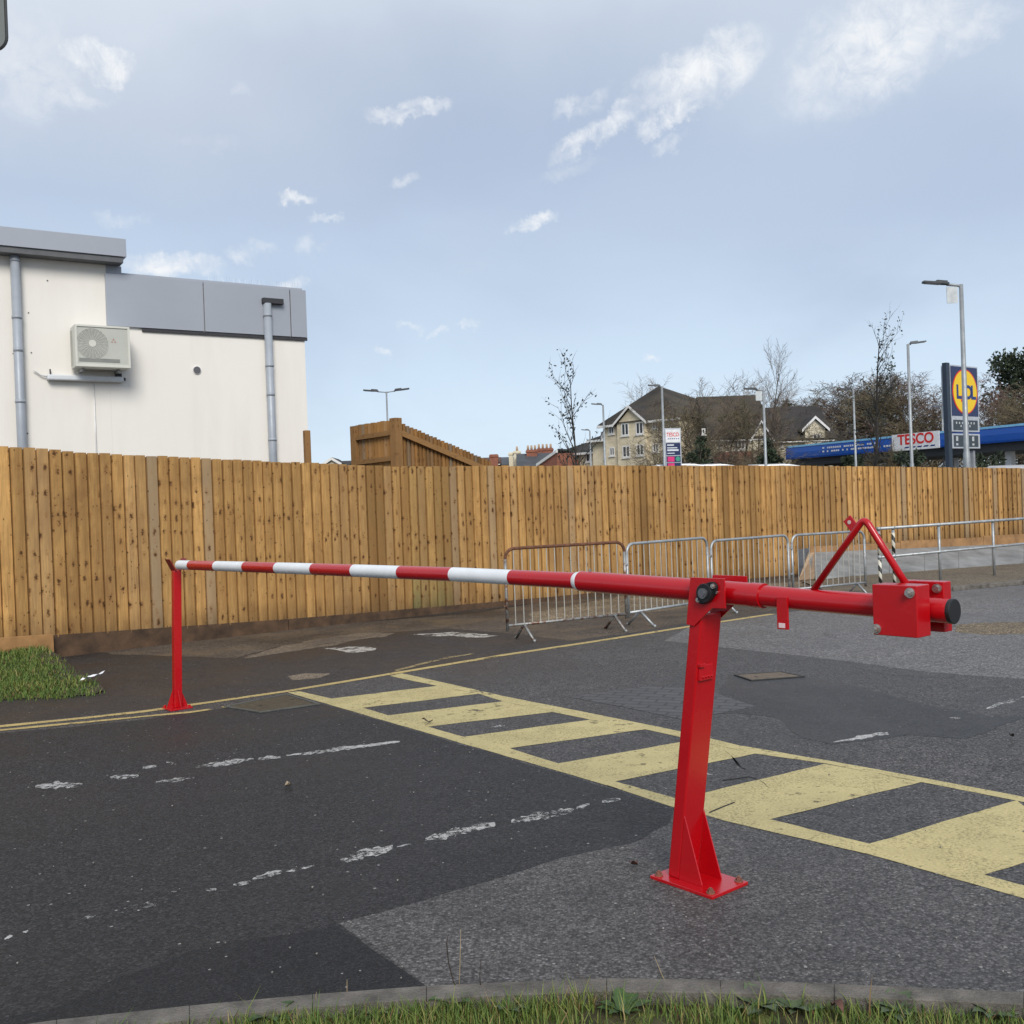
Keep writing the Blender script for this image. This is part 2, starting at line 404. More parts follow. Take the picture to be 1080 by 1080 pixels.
# yellow hatched box: two long lines and the bars between
ymk = MB()
def yq(pts): ymk.flat(rough_poly([G(x, y, Z3) for x, y in pts], .07, .006, 5))
inner_l = [(316, 729), (349.5, 736.7), (382.8, 746.4), (409, 754.4), (451, 766.4), (489.7, 777), (537.5, 789), (589, 805), (648.6, 824), (716, 842.5), (812, 864), (916, 889.7), (1038, 922.5), (1160, 956)]
outer_r = [(424, 710), (500, 727), (530, 734), (640, 755.5), (716.7, 771), (780, 786), (880, 803), (1000, 825.5), (1080, 840.5), (1220, 867)]
inner_r = [(410.6, 712.8), (460.6, 723.3), (505, 731.7), (530.6, 739.7), (583, 750.8), (622, 759), (680.6, 769), (730, 780.5), (796.7, 794.7), (870, 805.3), (971.7, 824.7), (1071.7, 844), (1140, 859), (1230, 876)]
yq(yb + inner_l[::-1]); yq(outer_r + inner_r[::-1])
PL = [((316, 729), (410.6, 712.8), (460.6, 723.3), (349.5, 736.7)), ((382.8, 746.4), (505, 731.7), (530.6, 739.7), (409, 754.4)),
      ((451, 766.4), (583, 750.8), (622, 759), (489.7, 777)), ((537.5, 789), (680.6, 769), (730, 780.5), (589, 805)),
      ((648.6, 824), (796.7, 794.7), (870, 805.3), (716, 842.5)), ((812, 864), (971.7, 824.7), (1071.7, 844), (916, 889.7)),
      ((1038, 922.5), (1140, 892), (1230, 876), (1160, 956))]
for a, b in zip(PL, PL[1:]): yq([a[3], a[2], b[1], b[0]])
struct(ymk.build('road_marking', YEL))
def line_mark(name, pts, wpx, z, mat, seed=0, amp=.006):
    """a painted line along ground points given with their width in metres"""
    q = [G(x, y, z) for x, y in pts]; L, Rr = [], []
    for i, p in enumerate(q):
        t = (q[min(i+1, len(q)-1)]-q[max(i-1, 0)]).normalized(); n = V((-t.y, t.x, 0))
        L.append(p+n*wpx/2); Rr.append(p-n*wpx/2)
    m = MB(); m.flat(rough_poly(L+Rr[::-1], .1, amp, seed)); return struct(m.build(name, mat))
line_mark('road_marking', [(-200, 786), (-60, 772), (0, 766), (90, 757), (150, 750.5), (230, 739.3), (302, 729), (410, 711)], .09, Z4+.0005, YELT, 1)
line_mark('road_marking', [(410, 711), (530, 691), (640, 674.5), (728, 660.5), (815, 647.5)], .10, Z4+.0005, YELT, 2)
line_mark('road_marking', [(-60, 776), (0, 770), (90, 761.5), (150, 755.7), (200, 751), (222, 748)], .07, Z4+.001, YELT, 3, .01)
line_mark('road_marking', [(234, 746), (250, 743.8), (268, 739)], .06, Z4+.001, YELT, 4, .01)
line_mark('road_marking', [(415, 708), (445, 700), (470, 694), (499, 689.4)], .08, Z4+.001, YELW, 5, .02)

# worn white lines: irregular scraps of thermoplastic
wm = MB()
def scrap(x0, y0, x1, y1, t, seed):
    r = random.Random(seed); L = x1-x0; n = max(4, int(L/4)); top, bot = [], []
    for i in range(n+1):
        u = i/n; x, y = x0+L*u, y0+(y1-y0)*u; k = t*.5*(.35+.65*math.sin(math.pi*(i+.3)/(n+.6)))
        top.append((x+r.uniform(-.4, .4), y-k*r.uniform(.35, 1.1))); bot.append((x+r.uniform(-.4, .4), y+k*r.uniform(.35, 1.1)))
    wm.flat(rough_poly([G(x, y, Z3) for x, y in top+bot[::-1]], .03, .012, seed))
for i, s in enumerate([(37, 829, 88, 827, 9), (115, 820, 146, 818, 6), (151, 809.5, 165, 808, 4), (164, 825, 201, 820, 6), (175, 804, 187, 806, 3), (206, 809, 268, 800, 6), (273, 800, 296, 798.5, 5),
        (230, 806, 268, 800, 3), (302, 797, 420, 782, 5), (22, 984, 32, 981, 4), (90, 967.5, 99, 966.5, 4), (118, 962, 175, 951, 8), (179, 941.5, 186, 940.5, 3), (216, 939.5, 230, 937, 5),
        (247, 933, 263, 929.5, 4), (265, 927, 300, 918, 7), (302, 919, 330, 913, 4), (360, 907, 415, 893, 11), (418, 893, 434, 890, 3), (450, 885, 520, 869, 12), (538, 866, 604, 854.5, 11), (608, 852, 622, 848, 5), (636, 845, 654, 842.5, 5),
        (879, 782.5, 937, 772.5, 5), (920, 774.5, 937, 774, 4), (1040, 747, 1082, 734.5, 6), (1082, 735, 1150, 720, 5), (1002, 757, 1013, 757.5, 2), (520, 766.5, 532, 765, 2), (744, 816.5, 753, 817, 3), (6, 990, 12, 987, 3)]):
    scrap(*s, i+100)
struct(wm.build('white_line_marking', WHP))
# pale chips of grit on the near road
cm = MB(); rr = random.Random(4)
for i in range(110):
    x, y = rr.uniform(-40, 1090), rr.uniform(770, 1035); q = G(x, y, .006); s = rr.uniform(.002, .0055)
    cm.tube([q, q+V((s, s*.4, s*.8))], [s, s*.5], 4)
struct(cm.build('loose_grit', plain('grit', (.2, .19, .175), .9, 0, .5, 30)), 'stuff')

# cracks in the paint
crk = MB()
for pts in [[(765, 792), (775, 800), (777, 806), (782, 809), (786, 811)], [(762, 823), (790, 819), (800, 822), (806, 826), (812, 832)], [(748, 857), (762, 851), (775, 846)], [(640, 828), (652, 832)]]:
    q = [G(x, y, Z3+.0006) for x, y in pts]
    L = [p+V((0, .008, 0)) for p in q]; Rr = [p-V((0, .008, 0)) for p in q]
    crk.flat(rough_poly(L+Rr[::-1], .05, .003, 3))
struct(crk.build('road_crack', plain('crack_dark', (.012, .012, .012), .95)))

# ------------------------------------------------------------------ iron covers
def cover(pix, label, col, seed, frame=(.05, .048, .045)):
    pts = [G(x, y, Z3) for x, y in pix]; c = sum(pts, V((0, 0, 0)))/4
    t = thing('access_cover', label, 'manhole cover', c)
    m = MB(); inn = [c+(p-c)*.9 for p in pts]
    m.prism(inn, (0, 0, .006)); m.build('lid', plain('cover_%d' % seed, col, .45, .2, .4, 14, .5, 90), t)
    f = MB()
    for i in range(4):
        a, b = pts[i], pts[(i+1) % 4]; ia, ib = c+(a-c)*.915, c+(b-c)*.915
        f.prism([a, b, ib, ia], (0, 0, .009))
    f.build('frame', plain('cover_frame_%d' % seed, frame, .6, .4, .3), t)
    u = (pts[1]-pts[0]); w = (pts[3]-pts[0])
    for a_, b_ in ((.25, .5), (.75, .5)):
        k = MB(); q = pts[0]+u*a_+w*b_; k.prism([q, q+u*.06, q+u*.06+w*.03, q+w*.03], (0, 0, .008)); k.build('key_slot', BLACK, t)
cover([(774, 712.3), (824, 709), (849, 714), (792, 718.3)], 'rectangular sandy-brown access cover in the damp asphalt right of the red post', (.13, .09, .05), 1)
cover([(236, 745.8), (303, 732.5), (338, 743), (274, 752)], 'olive-brown wet access cover beside the yellow line near the far red post', (.06, .05, .028), 2, (.12, .12, .105))

# ------------------------------------------------------------------ red barrier
B = G(740, 931); FB = G(187, 747)
dF = (FB-B).normalized(); rA = -dF; nA = V((-dF.y, dF.x, 0)); UPV = V((0, 0, 1))
def bp(a, n, z): q = B + rA*a + nA*n; return V((q.x, q.y, z))
AX = [(-5.44, 1.203), (-4.2, 1.216), (-3.18, 1.225), (-1.65, 1.235), (-.69, 1.233), (.144, 1.217), (.55, 1.204), (1.113, 1.193)]
def axz(a):
    for (a0, z0), (a1, z1) in zip(AX, AX[1:]):
        if a <= a1: return z0+(z1-z0)*(a-a0)/(a1-a0)
    return AX[-1][1]
def axp(a, dn=0, dz=0): return bp(a, dn, axz(a)+dz)
t = thing('barrier_gate', 'long red and white striped swing barrier with counterweight blocks on leaning red post', 'barrier', bp(0, 0, 0))
LEAN = .155
def pp(a0, n, z): return bp(a0+LEAN*z, n, z)
m = MB()
z0, z1 = .014, 1.13
ring = lambda z: [pp(-.13, .065, z), pp(-.07, .065, z), pp(-.07, -.065, z), pp(-.13, -.065, z)]
m.add(ring(z0)+ring(z1), [(0, 1, 2, 3)[::-1], (4, 5, 6, 7), (0, 1, 5, 4), (1, 2, 6, 5), (2, 3, 7, 6), (3, 0, 4, 7)])
post = m.build('post', RED, t, bevel=.006)
m = MB(); m.prism([bp(-.183, .115, 0), bp(.15, .115, 0), bp(.15, -.115, 0), bp(-.183, -.115, 0)], (0, 0, .014))
bpl = m.build('base_plate', RED, t, bevel=.002)
for a in (-.155, .122):
    for n in (.09, -.09):
        m = MB(); m.disc(bp(a, n, .0165), UPV, .018, .005, 16); m.disc(bp(a, n, .024), UPV, .0125, .011, 6); m.disc(bp(a, n, .032), UPV, .006, .007, 10)
        m.build('anchor_bolt', plain('rusty_bolt', (.26, .11, .075), .6, .4, .3, 80), bpl)
for n in (.0645, -.0585):
    m = MB(); m.prism([pp(-.0695, n, .0142), bp(.055, n, .0142), bp(.055, n, .022), pp(-.0695, n, .285)], nA*-.006)
    m.build('gusset', RED, t, bevel=.001)
for n in (.066, -.074):                                     # pivot cheeks
    m = MB(); m.prism([bp(.03, n, 1.085), bp(.07, n, 1.08), bp(.165, n, 1.158), bp(.232, n, 1.160), bp(.232, n, 1.278), bp(.06, n, 1.278)], nA*.008)
    ck = m.build('pivot_plate', RED, t, bevel=.0015)
    if n > 0:
        m = MB(); ax_ = (rA*.8+UPV*.6)
        m.smooth = False
        m.disc(bp(.15, n+.014, 1.219), nA, .062, .012, 28, .034, ax_)
        m.disc(bp(.148, n+.022, 1.219), nA, .039, .026, 24)
        brg = m.build('bearing', CASTI, ck, bevel=.003)
        m = MB(); m.disc(bp(.148, n+.037, 1.219), nA, .021, .016, 20); m.disc(bp(.148, n+.046, 1.219), nA, .014, .005, 16); m.build('shaft_end', plain('grey_shaft', (.25, .25, .26), .35, .8), brg)
        for k in (.83, -.83):
            m = MB(); q = bp(.15, n+.022, 1.219)+ax_*.058*k; m.disc(q, nA, .011, .012, 6); m.disc(q+nA*.006, nA, .006, .012, 10); m.build('bearing_bolt', BOLT, brg)
        m = MB(); q = bp(.196, n+.012, 1.223); m.disc(q, nA, .006, .012, 8); m.build('grease_nipple', BOLT, ck)
m = MB(); m.tube([bp(.148, -.09, 1.219), bp(.148, .085, 1.219)], .02, 16); m.build('pivot_shaft', plain('grey_shaft', (.25, .25, .26), .35, .8), t)
# lock tab on the post
m = MB()
q = lambda a, z: pp(-.0700, 0, z)
fo = V((rA.x, rA.y, 0)).normalized()
m.obox(pp(-.069, .055, .855), nA*-.085, fo*.012, UPV*.062); m.obox(pp(-.069, .062, .912), nA*-.03, fo*.016, UPV*.014)
for k in range(4): m.disc(pp(-.057, .035-.018*k, .868), fo, .005, .008, 8)
m.build('lock_catch', RED, t, bevel=.0015)

# boom: striped tube, thicker sleeve, tail
def tube_run(a0, a1, r, nstep=4, sides=24):
    mm = MB(); mm.smooth = True
    return [axp(a0+(a1-a0)*i/nstep) for i in range(nstep+1)]
st = [-5.439, -5.203, -4.707, -4.198, -3.695, -3.183, -2.676, -2.162, -1.656, -1.158, -.690]
boom = MB(); boom.smooth = True
boom.tube(tube_run(-.657, .35, .047), .047, 28); 
boom.tube(tube_run(.31, .365, .049, 2), .0485, 28)
boom.tube(tube_run(.36, 1.113, .041), .0415, 28)
boom_o = boom.build('boom', RED, t)
md = boom_o.modifiers.new('edge', 'EDGE_SPLIT'); md.split_angle = R(40)
WSTR = plain('white_band', (.74, .76, .77), .34, 0, .06, 8)
for i in range(len(st)-1):
    mm = MB(); mm.smooth = True; mm.tube(tube_run(st[i], st[i+1], .0385, 3), .0385, 28)
    o = mm.build('boom_band', RED if i % 2 else WSTR, boom_o); md = o.modifiers.new('edge', 'EDGE_SPLIT'); md.split_angle = R(40)
mm = MB(); mm.smooth = True; mm.tube([axp(-.692), axp(-.686), axp(-.663), axp(-.656)], [.0385, .0415, .0465, .047], 28, False); mm.build('boom_band', WHITE, boom_o)
mm = MB(); mm.disc(axp(1.118), rA, .0425, .016, 28); mm.build('end_cap', BLACK, boom_o, bevel=.003)
mm = MB(); mm.disc(axp(-5.442), rA, .038, .008, 28); mm.build('end_cap', plain('white_cap', (.7, .72, .73), .4), boom_o, bevel=.002)
mm = MB(); mm.obox(axp(.455, .038, -.114), rA*.048, nA*.010, UPV*.122); lug = mm.build('lock_lug', RED, t, bevel=.0015)
mm = MB(); mm.obox(axp(.463, .0482, -.108), rA*.028, nA*.0012, UPV*.018); mm.build('sticker', plain('pink_sticker', (.72, .55, .55), .4), lug)
mm = MB(); q = axp(-.60, 0, .047); mm.disc(q+UPV*.006, UPV, .007, .012, 6); mm.build('boom_bolt', BOLT, boom_o)
# counterweights
for n0, th in ((.046, .085), (-.046, -.052)):
    mm = MB(); zc = axz(.985); mm.obox(bp(.905, n0, 1.114), rA*.160, nA*th, UPV*.171)
    w = mm.build('counterweight', RED, t, bevel=.003)
    for a, z in ((1.043, 1.262), (.918, 1.135)):
        mm = MB(); s = 1 if th > 0 else -1; q = bp(a, n0+th, z); 
        if th > 0: mm.disc(q+nA*.002, nA, .017, .004, 18); mm.disc(q+nA*.010, nA, .0125, .014, 6); mm.disc(q+nA*.018, nA, .0065, .010, 10)
        else: mm.disc(bp(a, n0+.003, z), nA, .016, .006, 18); mm.disc(bp(a, n0+.010, z), nA, .012, .012, 6)
        mm.build('bolt', BOLT, w)
# A-frame handle
def arc_path(p0, p1, p2, rad, k=8):
    d0 = (p0-p1).normalized(); d2 = (p2-p1).normalized()
    a, b = p1+d0*rad, p1+d2*rad
    return [p0]+[a.lerp(p1, u).lerp(p1.lerp(b, u), u) for u in [i/k for i in range(k+1)]]+[p2]
mm = MB(); mm.smooth = True
mm.tube(arc_path(axp(.587, 0, .038), bp(.806, 0, 1.507), axp(.985, 0, .036), .03), .0125, 14)
hd = mm.build('lifting_handle', RED, t)
mm = MB(); c = bp(.752, 0, 1.489); e1 = (rA*-.62+UPV*.78); e2 = (rA*.78+UPV*.62)
ring_o = [c+e1*x+e2*y for x, y in ((-.028, -.018), (.022, -.018), (.022, .018), (-.028, .018))]
mm.m = 0; mm.prism(ring_o, nA*.006); mm.build('padlock_tab', RED, hd, bevel=.001)
mm = MB(); mm.disc(c+nA*.0065+e1*.004, nA, .007, .002, 12); mm.build('padlock_hole', plain('hole_pale', (.55, .45, .40), .6), hd)

# far rest post with fork
t = thing('rest_post', 'slim red rest post with forked cradle under the far end of the striped boom', 'barrier post', FB)
def fp(a, n, z): q = FB+rA*a+nA*n; return V((q.x, q.y, z))
RL = V((.034, -.004, 1)); m = MB(); m.obox(fp(-.03, -.032, .012), rA*.06, nA*.064, RL*1.14); m.build('post', RED, t, bevel=.004)
m = MB(); m.obox(fp(-.095, -.095, 0), rA*.19, nA*.19, UPV*.012); bpl = m.build('base_plate', RED, t, bevel=.002)
for a in (-.075, .075):
    for n in (-.075, .075):
        m = MB(); m.disc(fp(a, n, .02), UPV, .012, .016, 6); m.build('anchor_bolt', RED, bpl)
for (a, n, da, dn) in ((.03, 0, 1, 0), (-.03, 0, -1, 0), (0, .032, 0, 1), (0, -.032, 0, -1)):
    m = MB(); dd = rA*da+nA*dn; w = rA*abs(dn)+nA*abs(da); q = fp(a, n, .0122)
    m.prism([q-w*.003, q-w*.003+dd*.055, q-w*.003+dd*.055+UPV*.008, q-w*.003+UPV*.15], w*.006); m.build('gusset', RED, t)
m = MB(); zc = 1.2
for s in (1, -1):
    q = fp(-.055, s*.012, 1.152)+V((.038, -.004, 0)); m.prism([q, q+nA*s*.055+UPV*.098, q+nA*s*.063+UPV*.098, q+nA*s*.010-UPV*.006], rA*.10)
m.build('cradle', plain('dark_red', (.20, .008, .012), .45), t, bevel=.001)

# ------------------------------------------------------------------ timber fences
def uvput(mb, b, n, fr):
    for i in range(n): mb.uvw[b+i] = fr(mb.v[b+i])
def board(mb, p0, d, nrm, w, off, zb, zt, gid, tint, thick=.044):
    """feather-edge board: thick arris at its start, thin at its far edge, open joint between boards"""
    a = V((p0.x, p0.y, 0)); e = .004
    prof = [(0, off+thick-e*1.3), (e, off+thick), (w*.45, off+thick*.80), (w-e, off+thick*.42), (w, off+thick*.42-e*1.2), (w, off), (0, off)]
    k = len(prof); pts = [a+d*x+nrm*y for x, y in prof]
    b = mb.add([p+UPV*zb for p in pts]+[p+UPV*zt for p in pts], [(i, (i+1) % k, k+(i+1) % k, k+i) for i in range(k)]+[tuple(range(k, 2*k)), tuple(range(k))[::-1]])
    for i in range(2*k):
        mb.uvw[b+i] = V((prof[i % k][0], (zt-zb) if i >= k else 0, gid)); mb.tint.append(tint)
def fence_run(mb, pts, pitch, zt, zb, rnd, greens=(), step_first=0, off=0.):
    """boards along a polyline; zt/zb are functions of the distance along it"""
    s0 = 0; idx = 0; gid = 0; left = 0; base_t = .6
    for a, b in zip(pts, pts[1:]):
        a, b = V((a[0], a[1], 0)), V((b[0], b[1], 0)); L = (b-a).length; d = (b-a).normalized(); n = V((d.y, -d.x, 0))
        if n.dot(-a) < 0: n = -n
        k = int(round(L/pitch))
        for i in range(k):
            if left <= 0: left = rnd.randint(1, 6); gid += rnd.uniform(5, 9); base_t = rnd.uniform(.3, .85)
            left -= 1; s = s0+L*i/k
            g = rnd.uniform(.55, .8) if rnd.random() < .05 else (rnd.uniform(.0, .3) if rnd.random() < .35 else 0.)
            gr = 0.
            for (g0, g1) in greens:
                if g0 < s < g1: gr = rnd.uniform(.4, 1)
            tt = min(1, max(0, base_t+rnd.uniform(-.33, .33)))
            lean = rnd.uniform(-.003, .003)
            board(mb, a+d*(L*i/k+lean), d, n, L/k-.013, .004+off+rnd.uniform(0, .004), zb(s)+rnd.uniform(-.006, .006), zt(s)+rnd.uniform(-.007, .007), gid+.17*left, (tt, g, gr))
            idx += 1
        n0 = len(mb.v)
        for j in range(8):
            u0, u1 = L*j/8, L*(j+1)/8; q0, q1 = a+d*u0+n*(off-.012), a+d*u1+n*(off-.012)
            mb.prism([q0+UPV*(zb(s0+u0)+.02), q1+UPV*(zb(s0+u1)+.02), q1+UPV*(zt(s0+u1)-.012), q0+UPV*(zt(s0+u0)-.012)], n*.012)
        for i in range(n0, len(mb.v)): mb.uvw[i] = V((.05, mb.v[i].z, gid)); mb.tint.append((.0, 0, 0))
        s0 += L
def lerp_fn(tab):
    def f(s):
        if s <= tab[0][0]: return tab[0][1]
        for (a, x), (b, y) in zip(tab, tab[1:]):
            if s <= b: return x+(y-x)*(s-a)/(b-a)
        return tab[-1][1]
    return f
def planks(mb, a, b, z0a, z0b, h, th, nrm, tint=(.6, 0, 0), gid=1., L=None):
    """a horizontal or raking rail as one timber"""
    a, b = V((a[0], a[1], 0)), V((b[0], b[1], 0)); n0 = len(mb.v)
    p = [a+UPV*z0a, b+UPV*z0b, b+UPV*(z0b+h), a+UPV*(z0a+h)]
    mb.prism(p, V(nrm)*th); ll = (b-a).length
    for i in range(n0, len(mb.v)):
        q = mb.v[i]; s = (V((q.x, q.y, 0))-a).dot((b-a).normalized())
        mb.uvw[i] = V((q.z-min(z0a, z0b)+.5, s+.5, gid)); mb.tint.append(tint)
def postbox(mb, c, d, n, w, dp, zb, zt, gid=3., tint=(.5, .1, 0)):
    n0 = len(mb.v); mb.cbox(V((c.x, c.y, (zb+zt)/2)), d*w, n*dp, UPV*(zt-zb))
    for i in range(n0, len(mb.v)):
        q = mb.v[i]; mb.uvw[i] = V(((q-V((c.x, c.y, 0))).dot(d+n)+.3, q.z-zb+.4, gid)); mb.tint.append(tint)

rf = random.Random(11)
FP = [(-9.2, 8.9), (-5.74, 11.8), (-3.12, 14.0), (-.15, 16.25), (5.55, 20.1)]
segs = [0]
for a, b in zip(FP, FP[1:]): segs.append(segs[-1]+math.dist(a, b))
top = lerp_fn([(0, 2.62), (segs[1]+.0, 2.47), (segs[1]+.9, 2.40), (segs[2], 2.29), (segs[2]+1.8, 2.218), (segs[3], 2.214), (segs[4], 2.155)])
bot = lerp_fn([(0, .30), (segs[1], .27), (segs[1]+1.2, .20), (segs[2], .14), (segs[3], .07), (segs[4], .02)])
fence = thing('timber_fence', 'long knotty brown closeboard fence behind the far red post and the crowd barriers', 'fence', (FP[2][0], FP[2][1], 0))
m = MB(); fence_run(m, FP, .142, top, bot, rf, greens=[(segs[2]+1.9, segs[2]+2.7)])
m.build('board_panel', WOOD, fence)
m = MB(); rails = MB()
for i, (a, b) in enumerate(zip(FP, FP[1:])):
    d = (V(b)-V(a)).normalized(); n = V((d.y, -d.x, 0)); L = math.dist(a, b); k = max(1, int(L/2.4))
    for j in range(k):
        s0, s1 = L*j/k, L*(j+1)/k-.012
        pa, pb = V((*a, 0))+V((*d, 0))*s0, V((*a, 0))+V((*d, 0))*s1
        za, zb_ = bot(segs[i]+s0), bot(segs[i]+s1)
        m.prism([pa+n*.006+UPV*-.03, pb+n*.006+UPV*-.03, pb+n*.006+UPV*(zb_+.012), pa+n*.006+UPV*(za+.012)], n*.044)
    for zz in (.5, 1.2, 1.9): rails.cbox((V((*a, 0))+V((*b, 0)))/2-n*.035+UPV*zz, V((*d, 0))*L*.998, n*.05, UPV*.09)
m.build('gravel_board', GRAVB, fence)
rails.build('rail', plain('back_rail', (.25, .14, .05), .8), fence)
for i in range(7):
    s = 2.6*i+1.0
    for k in range(4):
        if segs[k] <= s < segs[k+1]:
            a, b = V((*FP[k], 0)), V((*FP[k+1], 0)); d = (b-a).normalized(); q = a+d*(s-segs[k]); n = V((d.y, -d.x, 0))
            pm = MB(); postbox(pm, q-n*.11, d, n, .1, .1, -.1, top(s)-.06); pm.build('fence_post', WOOD2, fence)
# right-hand run standing on the concrete
c0 = V((5.53, 20.08, 0)); dC = V((.92, .39, 0)).normalized(); nC = V((dC.y, -dC.x, 0))
LC = 9.2
fence2 = thing('timber_fence', 'brown closeboard fence standing on the sloped concrete base behind the pipe railing', 'fence', c0+dC*3)
m = MB(); fence_run(m, [(c0.x, c0.y), ((c0+dC*LC).x, (c0+dC*LC).y)], .142, lerp_fn([(0, 2.15), (6, 1.985), (LC, 1.9)]), lerp_fn([(0, .52), (1.4, .55), (6, .50), (LC, .46)]), rf)
m.build('board_panel', WOOD, fence2)
m = MB()
for j in range(4):
    a, b = c0+dC*(.3+LC*j/4), c0+dC*(LC*(j+1)/4+.29); m.prism([a+nC*.012+UPV*.3, b+nC*.012+UPV*.3, b+nC*.012+UPV*.53, a+nC*.012+UPV*.56], nC*.035)
m.build('gravel_board', plain('pale_gravel_board', (.30, .165, .07), .8, 0, .3, 5), fence2)
pm = MB(); postbox(pm, c0+dC*3-nC*.1, dC, nC, .1, .1, 0, 1.9); pm.build('fence_post', WOOD2, fence2)
# sloped concrete base
base = thing('concrete_wall', 'low grey sloped concrete base below the fence at the pavement, its near end cut slanting', 'wall', c0+dC*3+nC*.8)
m = MB()
topo = [P(852, 583, 20.15), P(860, 582.5, 20.2), P(1080, 573.5, 22.2), P(1180, 569.5, 23.2)]
foot = [G(845, 611.5, .02), G(860, 610.5, .06), G(1080, 594, .06), G(1200, 585.5, .06)]
vs = []
for a, b in zip(foot, topo): vs += [a, b]
def back(p): q = p-nC*.25; return q
segn = 9; pts_f = [foot[1].lerp(foot[2], i/6) for i in range(7)]+[foot[3]]; pts_t = [topo[1].lerp(topo[2], i/6) for i in range(7)]+[topo[3]]
for i in range(len(pts_f)-1):
    f0, f1, h0, h1 = pts_f[i], pts_f[i+1], pts_t[i], pts_t[i+1]
    g = (f1-f0).normalized()*.012
    f1, h1 = f1-g, h1-g
    b0, b1 = h0+V((0, 0, 0))-nC*.28, h1-nC*.28
    db = V((0, 0, -.5))
    m.add([f0, f1, h1, h0, b0, b1, b0+db, b1+db, f0+db*.3, f1+db*.3], [(0, 1, 2, 3), (3, 2, 5, 4), (4, 5, 7, 6), (8, 0, 3, 4, 6), (1, 9, 7, 5, 2), (8, 9, 1, 0)])
m.build('sloped_slab', plain('pale_concrete', (.215, .22, .22), .85, 0, .3, 3, .3, 60), base, bevel=.008)
m = MB(); e0, e1 = pts_f[0]-dC*.0, pts_t[0]
m.add([G(842, 612, .0), pts_f[0]-dC*.02, pts_t[0]-dC*.02, P(853, 583.5, 20.1), pts_t[0]-nC*.2-dC*.02, G(842, 612, -.1), pts_f[0]-UPV*.1], [(0, 1, 2, 3), (3, 2, 4), (0, 3, 4, 5), (0, 5, 6, 1)])
m.build('end_wedge', plain('end_timber', (.36, .26, .17), .85, 0, .2, 8), base)

# pavement with kerb on the right
kf = [(905, 637.5), (930, 633.5), (962, 628.5), (1005, 623), (1080, 616.5), (1180, 606), (1400, 588)]
KF = [G(x, y) for x, y in kf]
m = MB()
poly = [V((p.x, p.y+.02, .06 if i else .012)) for i, p in enumerate(KF)]
backp = [V((26, 32, .06)), V((11.5, 21.3, .06)), V((6.0, 18.9, .06)), V((5.2, 18.6, .02))]
m.flat(poly+backp); struct(m.build('pavement', asphalt('pavement_brown', (.155, .128, .092), .4, (.75, 1.25), .85, 70, (.19, .15, .10))))
m = MB()
for i in range(len(KF)-1):
    a, b = KF[i], KF[i+1]; L = (b-a).length; k = max(1, int(L/.9)); dd = (b-a).normalized(); n = V((dd.y, -dd.x, 0))
    for j in range(k):
        p, q = a.lerp(b, j/k), a.lerp(b, (j+1)/k)-dd*.01
        h = .066 if i else .045
        m.obox(V((p.x, p.y, -.1))-n*.12, q-p, n*.12, UPV*(.1+h))
struct(m.build('kerb', KERB, bevel=.012))

# ------------------------------------------------------------------ crowd barriers
def crowd_barrier(pa, pb, h, label, mats, seed, legs=True):
    r = random.Random(seed)
    d = V((pb.x-pa.x, pb.y-pa.y, 0)); L = d.length; d.normalize(); n = V((d.y, -d.x, 0)); base = V((pa.x, pa.y, 0))
    t = thing('crowd_barrier', label, 'crowd barrier', base+d*L/2, 'crowd control barriers in a row along the fence')
    q = lambda s, z, o=0: base+d*s+n*o+UPV*z
    rad = .12; lo = .19
    def corner(s, z, sx, sz): return [q(s+sx*rad*(1-math.cos(w)), z-rad*(1-math.sin(w))) for w in [i*math.pi/12 for i in range(7)]]
    path = [q(0, lo-.06)] + [q(0, h-rad)] + [q(rad*(1-math.cos(w)), h-rad+rad*math.sin(w)) for w in [i*math.pi/12 for i in range(1, 7)]]
    path += [q(L-rad+rad*math.sin(w), h-rad+rad*math.cos(w)) for w in [i*math.pi/12 for i in range(7)]] + [q(L, lo-.06)]
    m = MB(); m.smooth = True
    m.tube(path[:2], .019, 10); m.tube(path[-2:], .019, 10)
    m.m = 1; m.tube(path[1:-1], .019, 10, False)
    fr = m.build('frame', mats, t)
    m = MB(); m.smooth = True; m.tube([q(.0, lo), q(L, lo)], .017, 10); m.build('bottom_rail', mats[0], t)
    k = int(L/.107)
    m = MB(); m.smooth = True
    for i in range(1, k): m.tube([q(L*i/k, lo), q(L*i/k, h-.005)], .0065, 6, False)
    m.build('bars', plain('thin_bar', (.46, .45, .41), .55, .4), t)
    for s in (.22, L-.18):
        m = MB(); m.smooth = True
        m.tube([q(s, lo-.0), q(s+.01, .012, .21)], .017, 8); m.tube([q(s, lo-.0), q(s+.01, .012, -.21)], .017, 8)
        for o in (.21, -.21): m.tube([q(s, .012, o), q(s+.02, .012, o*1.12)], [.02, .018], 8)
        m.build('foot', mats[0], t)
    for z in (.42, .80): m = MB(); m.disc(q(-.022, z), UPV, .026, .02, 10); m.build('hook', mats[0], t)
def gy(px, Y): q = P(px, 600, Y); return V((q.x, q.y, 0))
crowd_barrier(gy(533, 11.95), gy(659, 12.75), 1.085, 'crowd barrier with rusty brown top rail at the left end of the row', [GALVR, RUST], 1)
crowd_barrier(gy(661.5, 12.85), gy(746.5, 14.0), 1.05, 'galvanised crowd barrier next to the one with the rusty top rail', [GALV, GALV], 2)
crowd_barrier(gy(750.5, 14.05), gy(832, 15.1), 1.0, 'galvanised crowd barrier seen directly above the red pivot post tail', [GALV, GALV], 3)
crowd_barrier(gy(836, 15.2), gy(912.5, 15.9), .99, 'galvanised crowd barrier ending in front of the sloped concrete base beside the striped posts', [GALV, GALV], 4)

